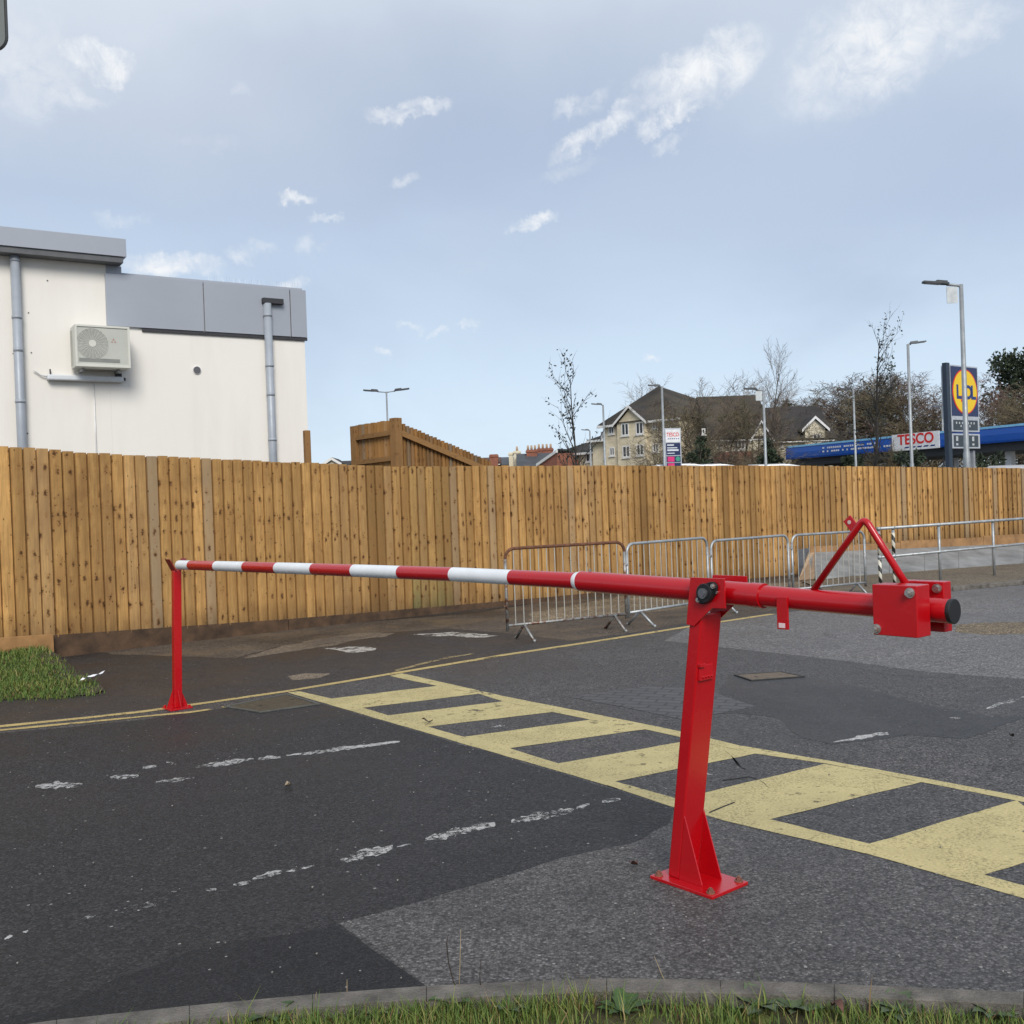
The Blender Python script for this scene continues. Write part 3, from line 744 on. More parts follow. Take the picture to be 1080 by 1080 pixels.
# ------------------------------------------------------------------ pipe railing
r0 = V((7.03, 16.95, .06)); r1 = V((8.34, 17.84, .06)); dr = (r1-r0); dr.z = 0; Lr = dr.length; dr.normalize()
rail = thing('pipe_railing', 'galvanised two-rail pipe railing on the pavement by the kerb', 'railing', r0)
def rp(s, z): return r0+dr*s+UPV*z
sa = -1.58
m = MB(); m.smooth = True; m.tube([rp(sa, .95), rp(9, .95)], .024, 12); m.build('top_rail', GALV, rail)
m = MB(); m.smooth = True; m.tube([rp(sa, .50), rp(9, .50)], .021, 12); m.build('mid_rail', GALV, rail)
def helix_mat():
    a = N('hazard_stripe'); c = a.coord(); s = a.n('SeparateXYZ'); a.l(c, s.inputs[0])
    f = a.math('FRACT', a.math('ADD', a.math('MULTIPLY', s.outputs[2], 5.6), a.math('MULTIPLY', s.outputs[0], 8.)))
    a.set(a.mix(a.math('GREATER_THAN', f, .5), (.02, .02, .02), (.62, .60, .50)), .5); return a.m
HZ = helix_mat()
for s, striped in ((sa, 1), (-1.22, 1), (0, 0), (Lr, 0), (Lr*2, 0), (Lr*3, 0), (Lr*4, 0)):
    m = MB(); m.smooth = True; m.tube([rp(s, -.02), rp(s, .95)], .023, 12); m.disc(rp(s, .95), UPV, .034, .05, 12); m.disc(rp(s, .5), UPV, .031, .05, 12)
    pst = m.build('post', GALV, rail)
    if striped:
        m = MB(); m.smooth = True; m.tube([rp(s, .02), rp(s, .46)], .027, 12); m.tube([rp(s, .54), rp(s, .87)], .027, 12); m.build('hazard_tape', HZ, pst)

# ------------------------------------------------------------------ raking timber screen behind the fence
sc0, sc1, sc2 = P(375, 480, 20.6), P(418.5, 480, 19.6), P(520, 480, 21.4)
scr = thing('timber_screen', 'tall boarded timber screen with a raking top and corner posts rising above the fence', 'fence', (sc1.x, sc1.y, 0))
def pl2(a, b): d = V((b.x-a.x, b.y-a.y, 0)); L = d.length; d.normalize(); n = V((d.y, -d.x, 0)); return d, L, (n if n.dot(V((-a.x, -a.y, 0))) > 0 else -n)
dL, LL, nL = pl2(sc0, sc1); dR_, LR, nR = pl2(sc1, sc2)
m = MB(); fence_run(m, [(sc0.x, sc0.y), (sc1.x, sc1.y)], .105, lambda s: Z(376, 448.5, 20.6)+(Z(418, 441.8, 19.6)-Z(376, 448.5, 20.6))*s/LL, lambda s: .1, rf, off=-.07)
m.build('left_panel', WOOD2, scr)
za, zb2 = Z(421, 443, 19.6), Z(512, 489, 21.4)
m = MB(); fence_run(m, [(sc1.x, sc1.y), (sc2.x, sc2.y)], .098, lambda s: za+(Z(512, 488, 21.4)-za)*s/LR, lambda s: .1, rf, off=-.07)
m.build('right_panel', WOOD2, scr)
PW = timber('post_timber', (.33, .17, .055), .5)
m = MB(); postbox(m, sc0, dL, nL, .15, .12, 0, Z(377, 449.5, 20.6)); m.build('corner_post', PW, scr)
m = MB(); postbox(m, sc1, dL, nL, .18, .16, 0, Z(418, 441, 19.6)); m.build('corner_post', PW, scr)
m = MB(); planks(m, sc0+dL*.1, sc1-dL*.1, Z(383, 464, 20.5), Z(411, 459, 19.7), .09, .05, nL, (.45, .1, 0)); m.build('rail', PW, scr)
m = MB(); planks(m, sc0+dL*.1, sc1-dL*.1, Z(383, 490, 20.5), Z(411, 486, 19.7), .09, .05, nL, (.4, .1, 0)); m.build('rail', PW, scr)
m = MB(); planks(m, sc1+dR_*.1, sc2, Z(424, 460, 19.7), Z(512, 502, 21.4), .11, .05, nR, (.7, .1, 0)); m.build('rail', PW, scr)

# tall square post beside the white building
q = P(324.3, 480, 15.2)
m = MB(); postbox(m, V((q.x, q.y, 0)), V((.8, .6, 0)), V((.6, -.8, 0)), .085, .085, 0, Z(324, 454, 15.2)); m.smooth = False
o = m.build('timber_post', WOOD2, origin=(q.x, q.y, 0)); tag(o, 'square timber post rising above the fence at the corner of the white building', 'post')
bv = o.modifiers.new('bevel', 'BEVEL'); bv.width = .006

# ------------------------------------------------------------------ white building
w112 = P(112, 300, 18.0); W = Facade((w112.x, w112.y), (.842, .54))
def render_mat():
    a = N('white_render'); c = a.coord((1, 1, .16)); c2 = a.coord()
    base = a.mix(a.ramp(a.noise(c, 2.6, 6, .6), (.45, 0), (.8, .5)), (.785, .758, .705), (.66, .625, .565))
    base = a.mix(a.ramp(a.noise(c2, .8, 5), (.35, 0), (.7, .35)), base, (.74, .71, .66))
    a.set(base, .92, 0, .2); a.bump(a.noise(c2, 70, 4), .15, .01); return a.m
RENDER = render_mat()
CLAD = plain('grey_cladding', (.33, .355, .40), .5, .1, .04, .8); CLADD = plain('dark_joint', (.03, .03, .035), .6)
bld = thing('retail_building', 'white rendered flat-roofed building with pale grey parapet panels behind the fence', 'building', W.pt(0, 0))
sR = W.uv(323.5, 420)[0]; sL = -9.0; sM = W.uv(112, 300)[0]
zc0 = W.uv(215, 350.5)[1]; zct = W.uv(322, 306)[1]; zf0 = W.uv(60, 268)[1]
m = MB()
m.obox(W.pt(sL, 0), W.d*(sM-sL), W.n*-9, UPV*(zf0)); m.obox(W.pt(sM+.001, 0), W.d*(sR-sM), W.n*-9, UPV*(zct-.08))
m.build('wall', RENDER, bld)
# parapet panels
pj = [112, 215.5, 306.5, 322.8]
zt0 = W.uv(215, 297, .05)[1]; zb0 = W.uv(215, 349.5, .05)[1]
for i in range(3):
    a, b = W.uv(pj[i], 320, .05)[0], W.uv(pj[i+1], 320, .05)[0]-(.02 if i < 2 else 0)
    m = MB(); m.obox(W.pt(a, zb0, .004), W.d*(b-a), W.n*.05, UPV*(zt0-zb0)); m.build('parapet_panel', CLAD, bld, bevel=.004)
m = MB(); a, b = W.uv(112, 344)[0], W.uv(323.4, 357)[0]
m.obox(W.pt(a+.6, zb0-.06, .003), W.d*(b-a-.6), W.n*.035, UPV*.055); m.build('dark_trim', CLADD, bld)  # near-black strip along the lower edge of the parapet panels
m = MB(); m.obox(W.pt(sM, zct-.06, -.02), W.d*(sR-sM), W.n*-.3, UPV*.09); m.build('coping', CLAD, bld)
# fascia of the taller block
fo_ = .32
a = W.uv(-80, 250, fo_)[0]; b = W.uv(133, 260, fo_)[0]; zt1, zb1 = W.uv(60, 244.5, fo_)[1], W.uv(60, 264, fo_)[1]
m = MB(); m.obox(W.pt(a, zb1, fo_), W.d*(b-a), W.n*-9.2, UPV*(zt1-zb1)); fas = m.build('fascia', CLAD, bld, bevel=.004)
m = MB(); m.obox(W.pt(a, zb1-.10, fo_-.03), W.d*(b-a-.05), W.n*-.29, UPV*.095); m.build('soffit', plain('soffit_dark', (.10, .105, .11), .6), bld)
m = MB(); a2, b2 = W.uv(111.5, 280)[0], W.uv(128, 280)[0]
m.obox(W.pt(sM+.002, zct-.3, -.002), W.d*(b2-a2), W.n*-.6, UPV*(zb1-.1-zct+.3)); m.build('upstand', CLAD, bld)
# downpipes
PIPE = plain('grey_pipe', (.33, .36, .40), .45, .1, .06)
def downpipe(pxt, pyt, pxb, hop):
    s, z = W.uv(pxt, pyt, .12); m = MB(); m.smooth = True
    m.tube([W.pt(s, 0, .11), W.pt(s, z, .11)], .075, 16)
    m.tube([W.pt(s, z-1.75, .11), W.pt(s, z-1.68, .11)], .08, 16)
    dp = m.build('downpipe', PIPE, bld)
    for zz in (z-.25, z-1.2, z-2.6): m = MB(); m.smooth = True; m.tube([W.pt(s, zz, .11), W.pt(s, zz+.05, .11)], .083, 16); m.build('pipe_collar', PIPE, dp)
    if hop:
        m = MB(); m.obox(W.pt(s-.09, z-.0, .0), W.d*.40, W.n*.16, UPV*.10); m.build('outlet_box', CLADD, dp, bevel=.005)
downpipe(15, 260, 25, False); downpipe(282, 320, 288, True)
# vent
s, z = W.uv(207.5, 390.5); m = MB(); m.disc(W.pt(s, z, .012), W.n, .065, .03, 24); v = m.build('wall_vent', plain('vent_grey', (.09, .09, .10), .6), bld)
m = MB(); m.disc(W.pt(s, z, .01), W.n, .075, .02, 24); m.build('vent_ring', plain('vent_ring', (.62, .62, .62), .6), v)
m = MB(); m.smooth = True; s, z = W.uv(98.5, 404, .0); s2, z2 = W.uv(99.5, 480, 0); m.tube([W.pt(s, z, .012), W.pt(s+.0, z-1.9, .012)], .014, 8); m.build('drain_pipe', plain('white_pipe', (.66, .66, .65), .5), bld)
# bird spikes on the parapet
m = MB(); rb = random.Random(3)
a, b = W.uv(222, 297)[0], sR-.05
k = int((b-a)/.045)
for i in range(k):
    q = W.pt(a+(b-a)*i/k, zct+.02, -.08); m.tube([q, q+W.n*rb.choice((-.05, 0, .05))+W.d*rb.uniform(-.02, .02)+UPV*.11], .0018, 3, False)
m.build('bird_spikes', plain('spike_steel', (.62, .64, .66), .4, .3), bld)
# screw marks in the render
m = MB()
for x, y in ((50, 296), (30, 330), (33, 372), (14, 373), (29, 457)):
    s, z = W.uv(x, y); m = MB(); m.disc(W.pt(s, z, .004), W.n, .012, .008, 8); m.build('wall_plug', CLADD, bld)

# air conditioner hung on the wall
def ac_unit():
    fo2 = .52
    a, zt = W.uv(78.5, 341.5, fo2); b, _ = W.uv(136.5, 346, fo2); zb = W.uv(79, 386, fo2)[1]
    ACW = plain('cream_metal', (.60, .60, .54), .5, 0, .05, 3); ACG = plain('dull_cream_metal', (.46, .47, .42), .55, 0, .06, 3)  # second cream is a darker, greyer tone for front panel and side louvre
    t = thing('air_conditioner', 'cream air conditioning outdoor unit hung on the white wall', 'air conditioner', W.pt(a, zb, .1))
    m = MB(); m.obox(W.pt(a, zb, .07), W.d*(b-a), W.n*(fo2-.07-.02), UPV*(zt-zb)); case = m.build('casing', ACW, t, bevel=.012)
    w, h = b-a, zt-zb
    m = MB(); fr = .035
    for (x0, z0_, ww, hh) in ((0, 0, w, fr*1.3), (0, h-fr, w, fr), (0, fr*1.3, fr, h-fr*2.3), (w-fr, fr*1.3, fr, h-fr*2.3)):
        m.obox(W.pt(a+x0, zb+z0_, fo2-.02), W.d*ww, W.n*.022, UPV*hh)
    m.build('front_frame', ACW, case, bevel=.003)
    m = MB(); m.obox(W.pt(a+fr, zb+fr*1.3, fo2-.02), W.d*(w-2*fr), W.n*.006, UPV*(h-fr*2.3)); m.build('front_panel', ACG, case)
    cx, cz, r = a+w*.31, zb+h*.56, h*.36
    m = MB()
    for k in range(13):
        rr_ = r*(k+1)/13; m.tube([W.pt(cx+rr_*math.cos(u), cz+rr_*math.sin(u), fo2-.008) for u in [i*math.pi/16 for i in range(32)]], .0045, 5, closed=True)
    for k in range(24):
        u = k*math.pi/12; m.tube([W.pt(cx+r*.2*math.cos(u), cz+r*.2*math.sin(u), fo2-.006), W.pt(cx+r*math.cos(u), cz+r*math.sin(u), fo2-.006)], .003, 4, False)
    m.disc(W.pt(cx, cz, fo2-.004), W.n, r*.24, .01, 20)
    grill = m.build('fan_grille', ACW, case)
    m = MB(); m.disc(W.pt(cx, cz, fo2-.0125), W.n, r*1.02, .003, 28); m.build('fan_recess', plain('fan_dark', (.24, .245, .23), .7), case)
    m = MB(); m.obox(W.pt(a+fr+.02, zb+h*.12, fo2-.013), W.d*(w*.74), W.n*.004, UPV*h*.085); m.build('lower_louvre', plain('louvre_grey', (.22, .225, .21), .7), case)
    m = MB(); s0 = a+w*.70; z0_ = zb+h*.66
    for c_ in ((0, .0), (-.025, -.04), (.025, -.04)): m.prism([W.pt(s0+c_[0]-.018, z0_+c_[1], fo2-.0135), W.pt(s0+c_[0]+.018, z0_+c_[1], fo2-.0135), W.pt(s0+c_[0], z0_+c_[1]+.035, fo2-.0135)], W.n*.003)
    m.build('emblem', plain('emblem_red', (.40, .22, .20), .6), case)
    m = MB()
    for k in range(16): m.obox(W.pt(a-.006, zb+.05+k*(h-.1)/16, .10), W.n*.20, W.d*.006, UPV*(h-.1)/16*.5)
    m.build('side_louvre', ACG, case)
    for x in (.14, .80): m = MB(); m.obox(W.pt(a+w*x, zb-.05, .0), W.d*.04, W.n*.33, UPV*.045); m.build('wall_bracket', plain('bracket_grey', (.35, .36, .37), .5, .4), t)
ac_unit()
a, z = W.uv(50, 396.5, .14); b, z2 = W.uv(130.5, 398, .14)
tr = thing('drip_tray', 'white trunking tray fixed to the wall below the air conditioner', 'trunking', W.pt((a+b)/2, z, .07))
m = MB(); m.obox(W.pt(a, z-.06, .01), W.d*(b-a), W.n*.14, UPV*.09); m.build('channel', plain('trunking_white', (.62, .65, .68), .4, 0, .05), tr, bevel=.02)
m = MB(); m.obox(W.pt(b-.12, z+.03, .03), W.d*.1, W.n*.06, UPV*.06); m.obox(W.pt(b-.0, z-.03, .05), W.d*.04, W.n*.05, UPV*.05); m.build('coupling', CLADD, tr)
m = MB(); m.smooth = True; q = W.pt(a, z+.0, .05); m.tube([q, q-W.d*.08+UPV*.02, q-W.d*.16+UPV*.08, q-W.d*.2+UPV*.1], .012, 8); m.build('conduit', plain('white_pipe', (.66, .66, .65), .5), tr)
m = MB(); m.tube([W.pt(a+.06, z+.03, .05), W.pt(a+.06, z+.13, .05)], .012, 6); m.build('fixing_stud', CLADD, tr)

# ------------------------------------------------------------------ street lamps
def lamp(px, ptop, Y, arms, label, head_dark=True, plate=False, rad=.06, pybase=None, arm_len=.5):
    """arms: list of (signed lateral length, head length)"""
    tp = P(px, ptop, Y); b = V((tp.x, tp.y, -.12)); t = thing('street_lamp', label, 'street lamp', b, 'tall grey lamp posts beyond the fence')
    H = tp.z
    m = MB(); m.smooth = True; m.tube([b, V((b.x, b.y, H*.35)), V((b.x, b.y, H*.36)), V((b.x, b.y, H))], [rad*1.25, rad*1.25, rad, rad*.75], 12); m.build('pole', LAMPG, t)
    for ax, hl in arms:
        s = 1 if ax > 0 else -1; e = V((b.x+ax, b.y, H+.02*abs(ax)))
        m = MB(); m.smooth = True; m.tube([V((b.x, b.y, H-.06)), V((b.x+ax*.3, b.y, H-.02)), e], rad*.5, 8); arm = m.build('arm', LAMPG, t)
        hl = max(hl, .62); d = V((s, 0, .10)).normalized(); n = V((0, 1, 0)); u = d.cross(n) if d.cross(n).z > 0 else n.cross(d)
        m = MB(); w = hl*.32
        m.prism([e-n*w*.4-d*.04, e+d*hl*.25-n*w*.5, e+d*hl-n*w*.42, e+d*hl+n*w*.42, e+d*hl*.25+n*w*.5, e+n*w*.4-d*.04], u*(hl*.09)); m.prism([e-n*w*.3+u*.02, e+d*hl*.45-n*w*.35+u*.02, e+d*hl*.45+n*w*.35+u*.02, e+n*w*.3+u*.02], u*hl*.13)
        hd = m.build('lamp_head', LAMPD if head_dark else plain('lamp_head_grey', (.10, .11, .12), .5), arm, bevel=.008)
        m = MB(); m.prism([e+d*hl*.3-n*w*.35, e+d*hl*.92-n*w*.3, e+d*hl*.92+n*w*.3, e+d*hl*.3+n*w*.35], u*-.012); m.build('lens', plain('lamp_lens', (.42, .44, .46), .25), hd)
        if plate:
            m = MB(); c = b+V((ax*.62, 0, 0)); m.obox(V((c.x-.16*(1 if plate == 1 else 1), c.y-.012, H-.52)), V((.30, .0, 0)), V((0, .02, 0)), V((-.01, 0, .46))); m.build('hanging_plate', plain('pale_plate', (.50, .53, .54), .5), arm)
    return t
lamp(1013.5, 300, 29, [(-.40, .68)], 'tall lamp post with a pale hanging plate in front of the blue and yellow totem', plate=1, rad=.075)
lamp(957.5, 363, 42, [(.12, .42)], 'lamp post rising in front of the TESCO letters on the canopy', head_dark=False, rad=.07)
lamp(900, 411, 58, [(-.12, .42)], 'lamp post standing against the plain blue stretch of the canopy', rad=.07)
lamp(805, 411, 50, [(-.35, .55)], 'lamp post with hanging plate under the tall bare tree', plate=1, rad=.075)
lamp(698, 407.5, 54, [(-.12, .5)], 'lamp post standing right beside the white and navy totem', head_dark=False, rad=.075)
lamp(636, 427, 62, [(-.1, .45)], 'lamp post in front of the left corner of the cream apartment block', head_dark=False, rad=.07)
lamp(622, 454, 84, [(-.08, .3)], 'small lamp post before the low left wing of the cream apartment block', head_dark=False, rad=.07)
lamp(993.5, 429, 74, [(-.06, .3)], 'small distant lamp post peeping out left of the blue and yellow totem', head_dark=False, rad=.07)
lamp(407.5, 413, 52, [(-.45, .72), (.45, .72)], 'double-headed lamp post rising behind the raking timber screen', rad=.055)
lamp(371, 472, 80, [(.12, .25)], 'thin short lamp post seen just left of the raking timber screen', rad=.055)

# ------------------------------------------------------------------ totems
def text_part(name, body, size, loc, xdir, mat, parent, ext=.006, bold=0, align='CENTER', sx=1.0, rot=0):
    cu = bpy.data.curves.new(name, 'FONT'); cu.body = body; cu.size = size; cu.extrude = ext; cu.offset = bold; cu.align_x = align; cu.align_y = 'CENTER'
    o = bpy.data.objects.new(name, cu); COL.objects.link(o); cu.materials.append(mat)
    x = V(xdir).normalized(); n = x.cross(UPV); M = Matrix((x, UPV, n)).transposed().to_4x4()
    if rot: M = M @ Matrix.Rotation(rot, 4, 'Z')
    o.parent = parent; o.matrix_local = Matrix.Translation(V(loc)-ORG[parent.name]) @ M @ Matrix.Diagonal((sx, 1, 1, 1))
    dg = bpy.context.evaluated_depsgraph_get(); me = bpy.data.meshes.new_from_object(o.evaluated_get(dg)); ml = o.matrix_local.copy()
    bpy.data.objects.remove(o); bpy.data.curves.remove(cu)
    o = bpy.data.objects.new(name, me); COL.objects.link(o); o.parent = parent; o.matrix_local = ml
    if not me.materials: me.materials.append(mat)
    ORG[o.name] = ORG[parent.name]; return o
NAVY = plain('navy_panel', (.013, .024, .085), .4); DKGREY = plain('charcoal_frame', (.022, .035, .055), .45); ALU = plain('silver_frame', (.50, .52, .55), .4, .3); YELP = plain('yellow_panel', (.80, .53, .003), .4, 0, .03)
RLOGO = plain('red_logo', (.62, .02, .015), .4); BLUL = plain('blue_logo', (.01, .03, .16), .4); SLATEP = plain('slate_panel', (.035, .045, .055), .4); WPNL = plain('white_panel', (.72, .73, .74), .4)
def totem_yellow():
    Y = 44.; a0 = P(1003, 440, Y); T = Facade((a0.x, a0.y), (.80, .60)); 
    u = lambda x, y, o=0: T.uv(x, y, o)
    sL_, sR2 = u(1002, 440)[0], u(1031.5, 440)[0]; zt = u(1003, 385.5)[1]
    t = thing('totem_sign', 'tall blue totem sign with a yellow circle logo, on a dark navy column', 'sign', T.pt((sL_+sR2)/2, -.12))
    w = sR2-sL_
    m = MB(); m.obox(T.pt(sL_-.27, -.12, .06), T.d*.27, T.n*-.20, UPV*(zt+.22)); m.build('column', DKGREY, t, bevel=.01)
    m = MB(); m.obox(T.pt(sL_+w*.86, -.12, -.10), T.d*.16, T.n*-.3, UPV*(u(1020, 475)[1]+.12)); m.build('column', plain('grey_leg', (.25, .26, .28), .5), t)
    zp0 = u(1016, 439)[1]
    m = MB(); m.obox(T.pt(sL_+.001, zp0-.12, .05), T.d*(w-.002), T.n*-.4, UPV*(zt-zp0+.15)); cas = m.build('case', ALU, t, bevel=.006)
    m = MB(); m.obox(T.pt(sL_+.06, zp0, .052), T.d*(w-.14), T.n*.012, UPV*(zt-zp0-.03)); pn = m.build('logo_panel', NAVY, t)
    cx, cz = sL_+.06+(w-.14)/2+.02, (zt+zp0)/2-.02; rr_ = (w-.14)*.475; rz = (zt-zp0)*.455
    m = MB(); m.disc(T.pt(cx, cz, .068), T.n, rr_, .006, 48, rz, T.d); ring = m.build('logo_ring', RLOGO, pn)
    m = MB(); m.disc(T.pt(cx, cz, .074), T.n, rr_*.93, .008, 48, rz*.945, T.d); m.build('logo_disc', YELP, pn)
    S = .70*w
    for ch, dx, dz, mt, sz in (('L', -.27, 0, BLUL, .56), ('D', .13, 0, BLUL, .56), ('L', .33, 0, BLUL, .56)):
        text_part('letter', ch, S*sz*.92, T.pt(cx+dx*w*.86, cz-.05, .082), T.d, mt, pn, .004, .03)
    m = MB(); q = lambda x, z: T.pt(cx-.08*w+x, cz-.05+z, .079); k = S*.2
    m.prism([q(-.02-k*.55, -k*1.25), q(.10-k*.3, -k*1.15), q(.14, k*.75), q(-.0, k*.75)], T.n*.006); m.disc(q(.10, k*1.7), T.n, k*.42, .008, 18); m.build('letter', RLOGO, pn)
    for (y0, y1, rows) in ((441.5, 455.5, 1), (457.5, 473, 2)):
        za_, zb_ = u(1017, y0)[1], u(1017, y1)[1]
        m = MB(); m.obox(T.pt(sL_+.03, zb_, .05), T.d*(w-.02), T.n*-.35, UPV*(za_-zb_)); bx = m.build('info_case', ALU, t, bevel=.006)
        m = MB(); m.obox(T.pt(sL_+.15, zb_+.07, .052), T.d*(w-.30), T.n*.01, UPV*(za_-zb_-.14)); m.build('info_panel', SLATEP, bx)
        m = MB(); hh = za_-zb_-.14
        if rows == 1:
            for r_, (x0, x1) in enumerate(((.10, .88), (.28, .72))):
                xs = x0
                while xs < x1: m.obox(T.pt(sL_+.15+(w-.3)*xs, zb_+.07+hh*(.60-.30*r_), .063), T.d*.09, T.n*.003, UPV*.09); xs += .12
        else:
            for x0 in (.08, .41, .74):
                m.obox(T.pt(sL_+.15+(w-.3)*x0, zb_+.07+hh*.5, .063), T.d*.17, T.n*.003, UPV*.20); m.obox(T.pt(sL_+.15+(w-.3)*x0, zb_+.07+hh*.12, .063), T.d*.17, T.n*.003, UPV*.09)
        m.build('small_print', plain('pale_print', (.45, .47, .48), .5), bx)
totem_yellow()
def totem_white():
    Y = 58.; a0 = P(702.5, 470, Y); T = Facade((a0.x, a0.y), (.97, .24)); u = lambda x, y, o=0: T.uv(x, y, o)
    s0, s1 = u(701.5, 470)[0], u(718.5, 470)[0]; w = s1-s0; zt = u(710, 451.5)[1]
    t = thing('totem_sign', 'slim totem sign, white panel with red lettering over navy and pink panels', 'sign', T.pt((s0+s1)/2, -.12))
    m = MB(); m.obox(T.pt(s0, -.12, 0), T.d*w, T.n*-.3, UPV*(zt+.12)); m.build('case', ALU, t, bevel=.006)
    def panel(y0, y1, mat, nm, x0=.05, x1=.93):
        za_, zb_ = u(710, y0)[1], u(710, y1)[1]; m = MB(); m.obox(T.pt(s0+w*x0, zb_, .002), T.d*w*(x1-x0), T.n*.012, UPV*(za_-zb_)); return m.build(nm, mat, t), (za_+zb_)/2
    p, zc = panel(453, 466.3, WPNL, 'top_panel')
    text_part('lettering', 'TESCO', .31, T.pt(s0+w*.49, zc+.06, .018), T.d, RLOGO, p, .003, .004, sx=.78)
    m = MB()
    for k in range(6): q = T.pt(s0+w*(.16+.125*k), zc-.19, .015); m.prism([q, q+T.d*.075, q+T.d*.085+UPV*.05, q+T.d*.02+UPV*.05], T.n*.003)
    m.build('dashes', BLUL, p)
    p, zc = panel(467.2, 480, NAVY, 'middle_panel')
    m = MB()
    for r_, (L_, h_) in enumerate(((.42, .075), (.62, .06), (.70, .095), (.45, .05))): m.obox(T.pt(s0+w*.12, zc+.19-.15*r_, .015), T.d*w*L_, T.n*.003, UPV*h_)
    m.build('small_print', plain('white_print', (.6, .63, .68), .5), p)
    p, zc = panel(481, 487.4, NAVY, 'icon_panel')
    m = MB(); m.obox(T.pt(s0+w*.12, zc-.14, .015), T.d*w*.42, T.n*.003, UPV*.28); m.build('icon', plain('pink_icon', (.62, .03, .17), .5), p)
    m = MB(); m.disc(T.pt(s0+w*.76, zc, .016), T.n, .14, .004, 16); m.build('icon', plain('green_icon', (.05, .28, .20), .5), p)
    p, zc = panel(488.2, 494, NAVY, 'lower_panel')
    m = MB(); m.obox(T.pt(s0+w*.12, zc-.13, .015), T.d*w*.42, T.n*.003, UPV*.26); m.build('icon', plain('pink_icon', (.62, .03, .17), .5), p)
totem_white()

# ------------------------------------------------------------------ petrol station canopy
def station():
    q1 = P(1080, 460, 66.); q0 = P(829, 480, 86.)
    C = Facade((q0.x, q0.y), (q1.x-q0.x, q1.y-q0.y)); L = math.hypot(q1.x-q0.x, q1.y-q0.y)+5
    zt = C.uv(960, 458.6)[1]; zb = C.uv(960, 474.5)[1]
    BLUE = plain('canopy_blue', (.008, .075, .36), .22, 0, .06, .5); 
    t = thing('station_canopy', 'long blue petrol station canopy with white TESCO panel seen over the fence', 'canopy', C.pt(L/2, -.12, -4))
    m = MB(); prof = [(0, zb), (.02, zb+.02), (.05, zb+.15), (.055, (zt+zb)/2), (.0, zt-.16), (-.12, zt-.03), (-.3, zt)]
    pts = [C.pt(0, z, o) for o, z in prof] + [C.pt(0, zt, -9), C.pt(0, zb, -9)]
    m.prism(pts, C.d*L); m.build('fascia', BLUE, t)
    m = MB(); m.obox(C.pt(0, zt-.10, -.03), C.d*L, C.n*.06, UPV*.14); m.build('top_trim', plain('light_blue_trim', (.20, .47, .70), .3), t)
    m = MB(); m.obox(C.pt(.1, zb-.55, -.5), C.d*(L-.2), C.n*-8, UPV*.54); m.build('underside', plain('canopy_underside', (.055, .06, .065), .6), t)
    a, b = C.uv(941, 466, .08)[0], C.uv(991, 466, .08)[0]
    m = MB(); m.obox(C.pt(a, zb-.02, .058), C.d*(b-a), C.n*.05, UPV*(zt-zb+.12)); p = m.build('name_panel', WPNL, t)
    text_part('lettering', 'TESCO', 1.02, C.pt((a+b)/2+.05, (zt+zb)/2+.19, .115), C.d, RLOGO, p, .008, .025, sx=(b-a)*.86/3.55)
    m = MB()
    for k in range(5):
        q = C.pt(a+(b-a)*(.26+.135*k), zb+.14, .11); m.prism([q, q+C.d*.42, q+C.d*.52+UPV*.10, q+C.d*.14+UPV*.10], C.n*.004)
    m.build('dashes', BLUL, p)
    a = C.uv(868, 475)[0]; m = MB(); rq = random.Random(2)
    for r_, (s0, s1) in enumerate(((0, 5.6), (0, 8.2))):
        s = s0
        while s < s1: w = rq.uniform(.10, .22); m.obox(C.pt(a+s, (zt+zb)/2+.10-.28*r_, .06), C.d*w, C.n*.004, UPV*.13); s += w*.8+(.09 if rq.random() < .75 else .34)
    m.build('small_print', plain('white_print', (.6, .63, .68), .5), t)
    for s in (1.8, L*.4, L*.72):
        for o in (-2.0, -7.0):
            m = MB(); m.obox(C.pt(s, -.12, o), C.d*.45, C.n*.45, UPV*(zb-.4)); m.build('column', WPNL, t)
station()

# ------------------------------------------------------------------ houses beyond
def brickmat(name, c1, c2, mortar, sc=1.):
    a = N(name); c = a.coord(); br = a.n('TexBrick'); br.inputs['Scale'].default_value = 4*sc
    br.inputs['Color1'].default_value = (*c1, 1); br.inputs['Color2'].default_value = (*c2, 1); br.inputs['Mortar'].default_value = (*mortar, 1); br.inputs['Mortar Size'].default_value = .012
    mp = a.n('Mapping'); mp.inputs['Rotation'].default_value = (R(90), 0, 0); a.l(c, mp.inputs[0]); a.l(mp.outputs[0], br.inputs['Vector'])
    f = a.noise(c, .8, 6, .65); a.set(a.mix(.75, br.outputs['Color'], a.ramp(f, (.3, .65), (.7, 1.25)), 'MULTIPLY'), .9); return a.m
STONE = brickmat('cream_stone', (.64, .555, .395), (.57, .49, .34), (.5, .43, .31), .35); CREAMR = plain('cream_render', (.62, .56, .42), .9, 0, .12, .6); BRICK = brickmat('red_brick', (.22, .075, .045), (.28, .10, .06), (.2, .14, .11), 1.)
TILE = plain('dark_roof_tiles', (.030, .026, .024), .8, 0, .35, .35, .4, 9); TILEM = plain('mossy_roof_tiles', (.040, .032, .022), .85, 0, .6, .35, .4, 9); SLATE = plain('slate_roof', (.062, .066, .075), .6, 0, .3, .4, .3, 8)
TRIM = plain('white_trim', (.66, .65, .62), .6); GLASS = plain('window_glass', (.02, .024, .03), .12, 0, .4, .8); POT = plain('chimney_pot', (.42, .30, .20), .8)
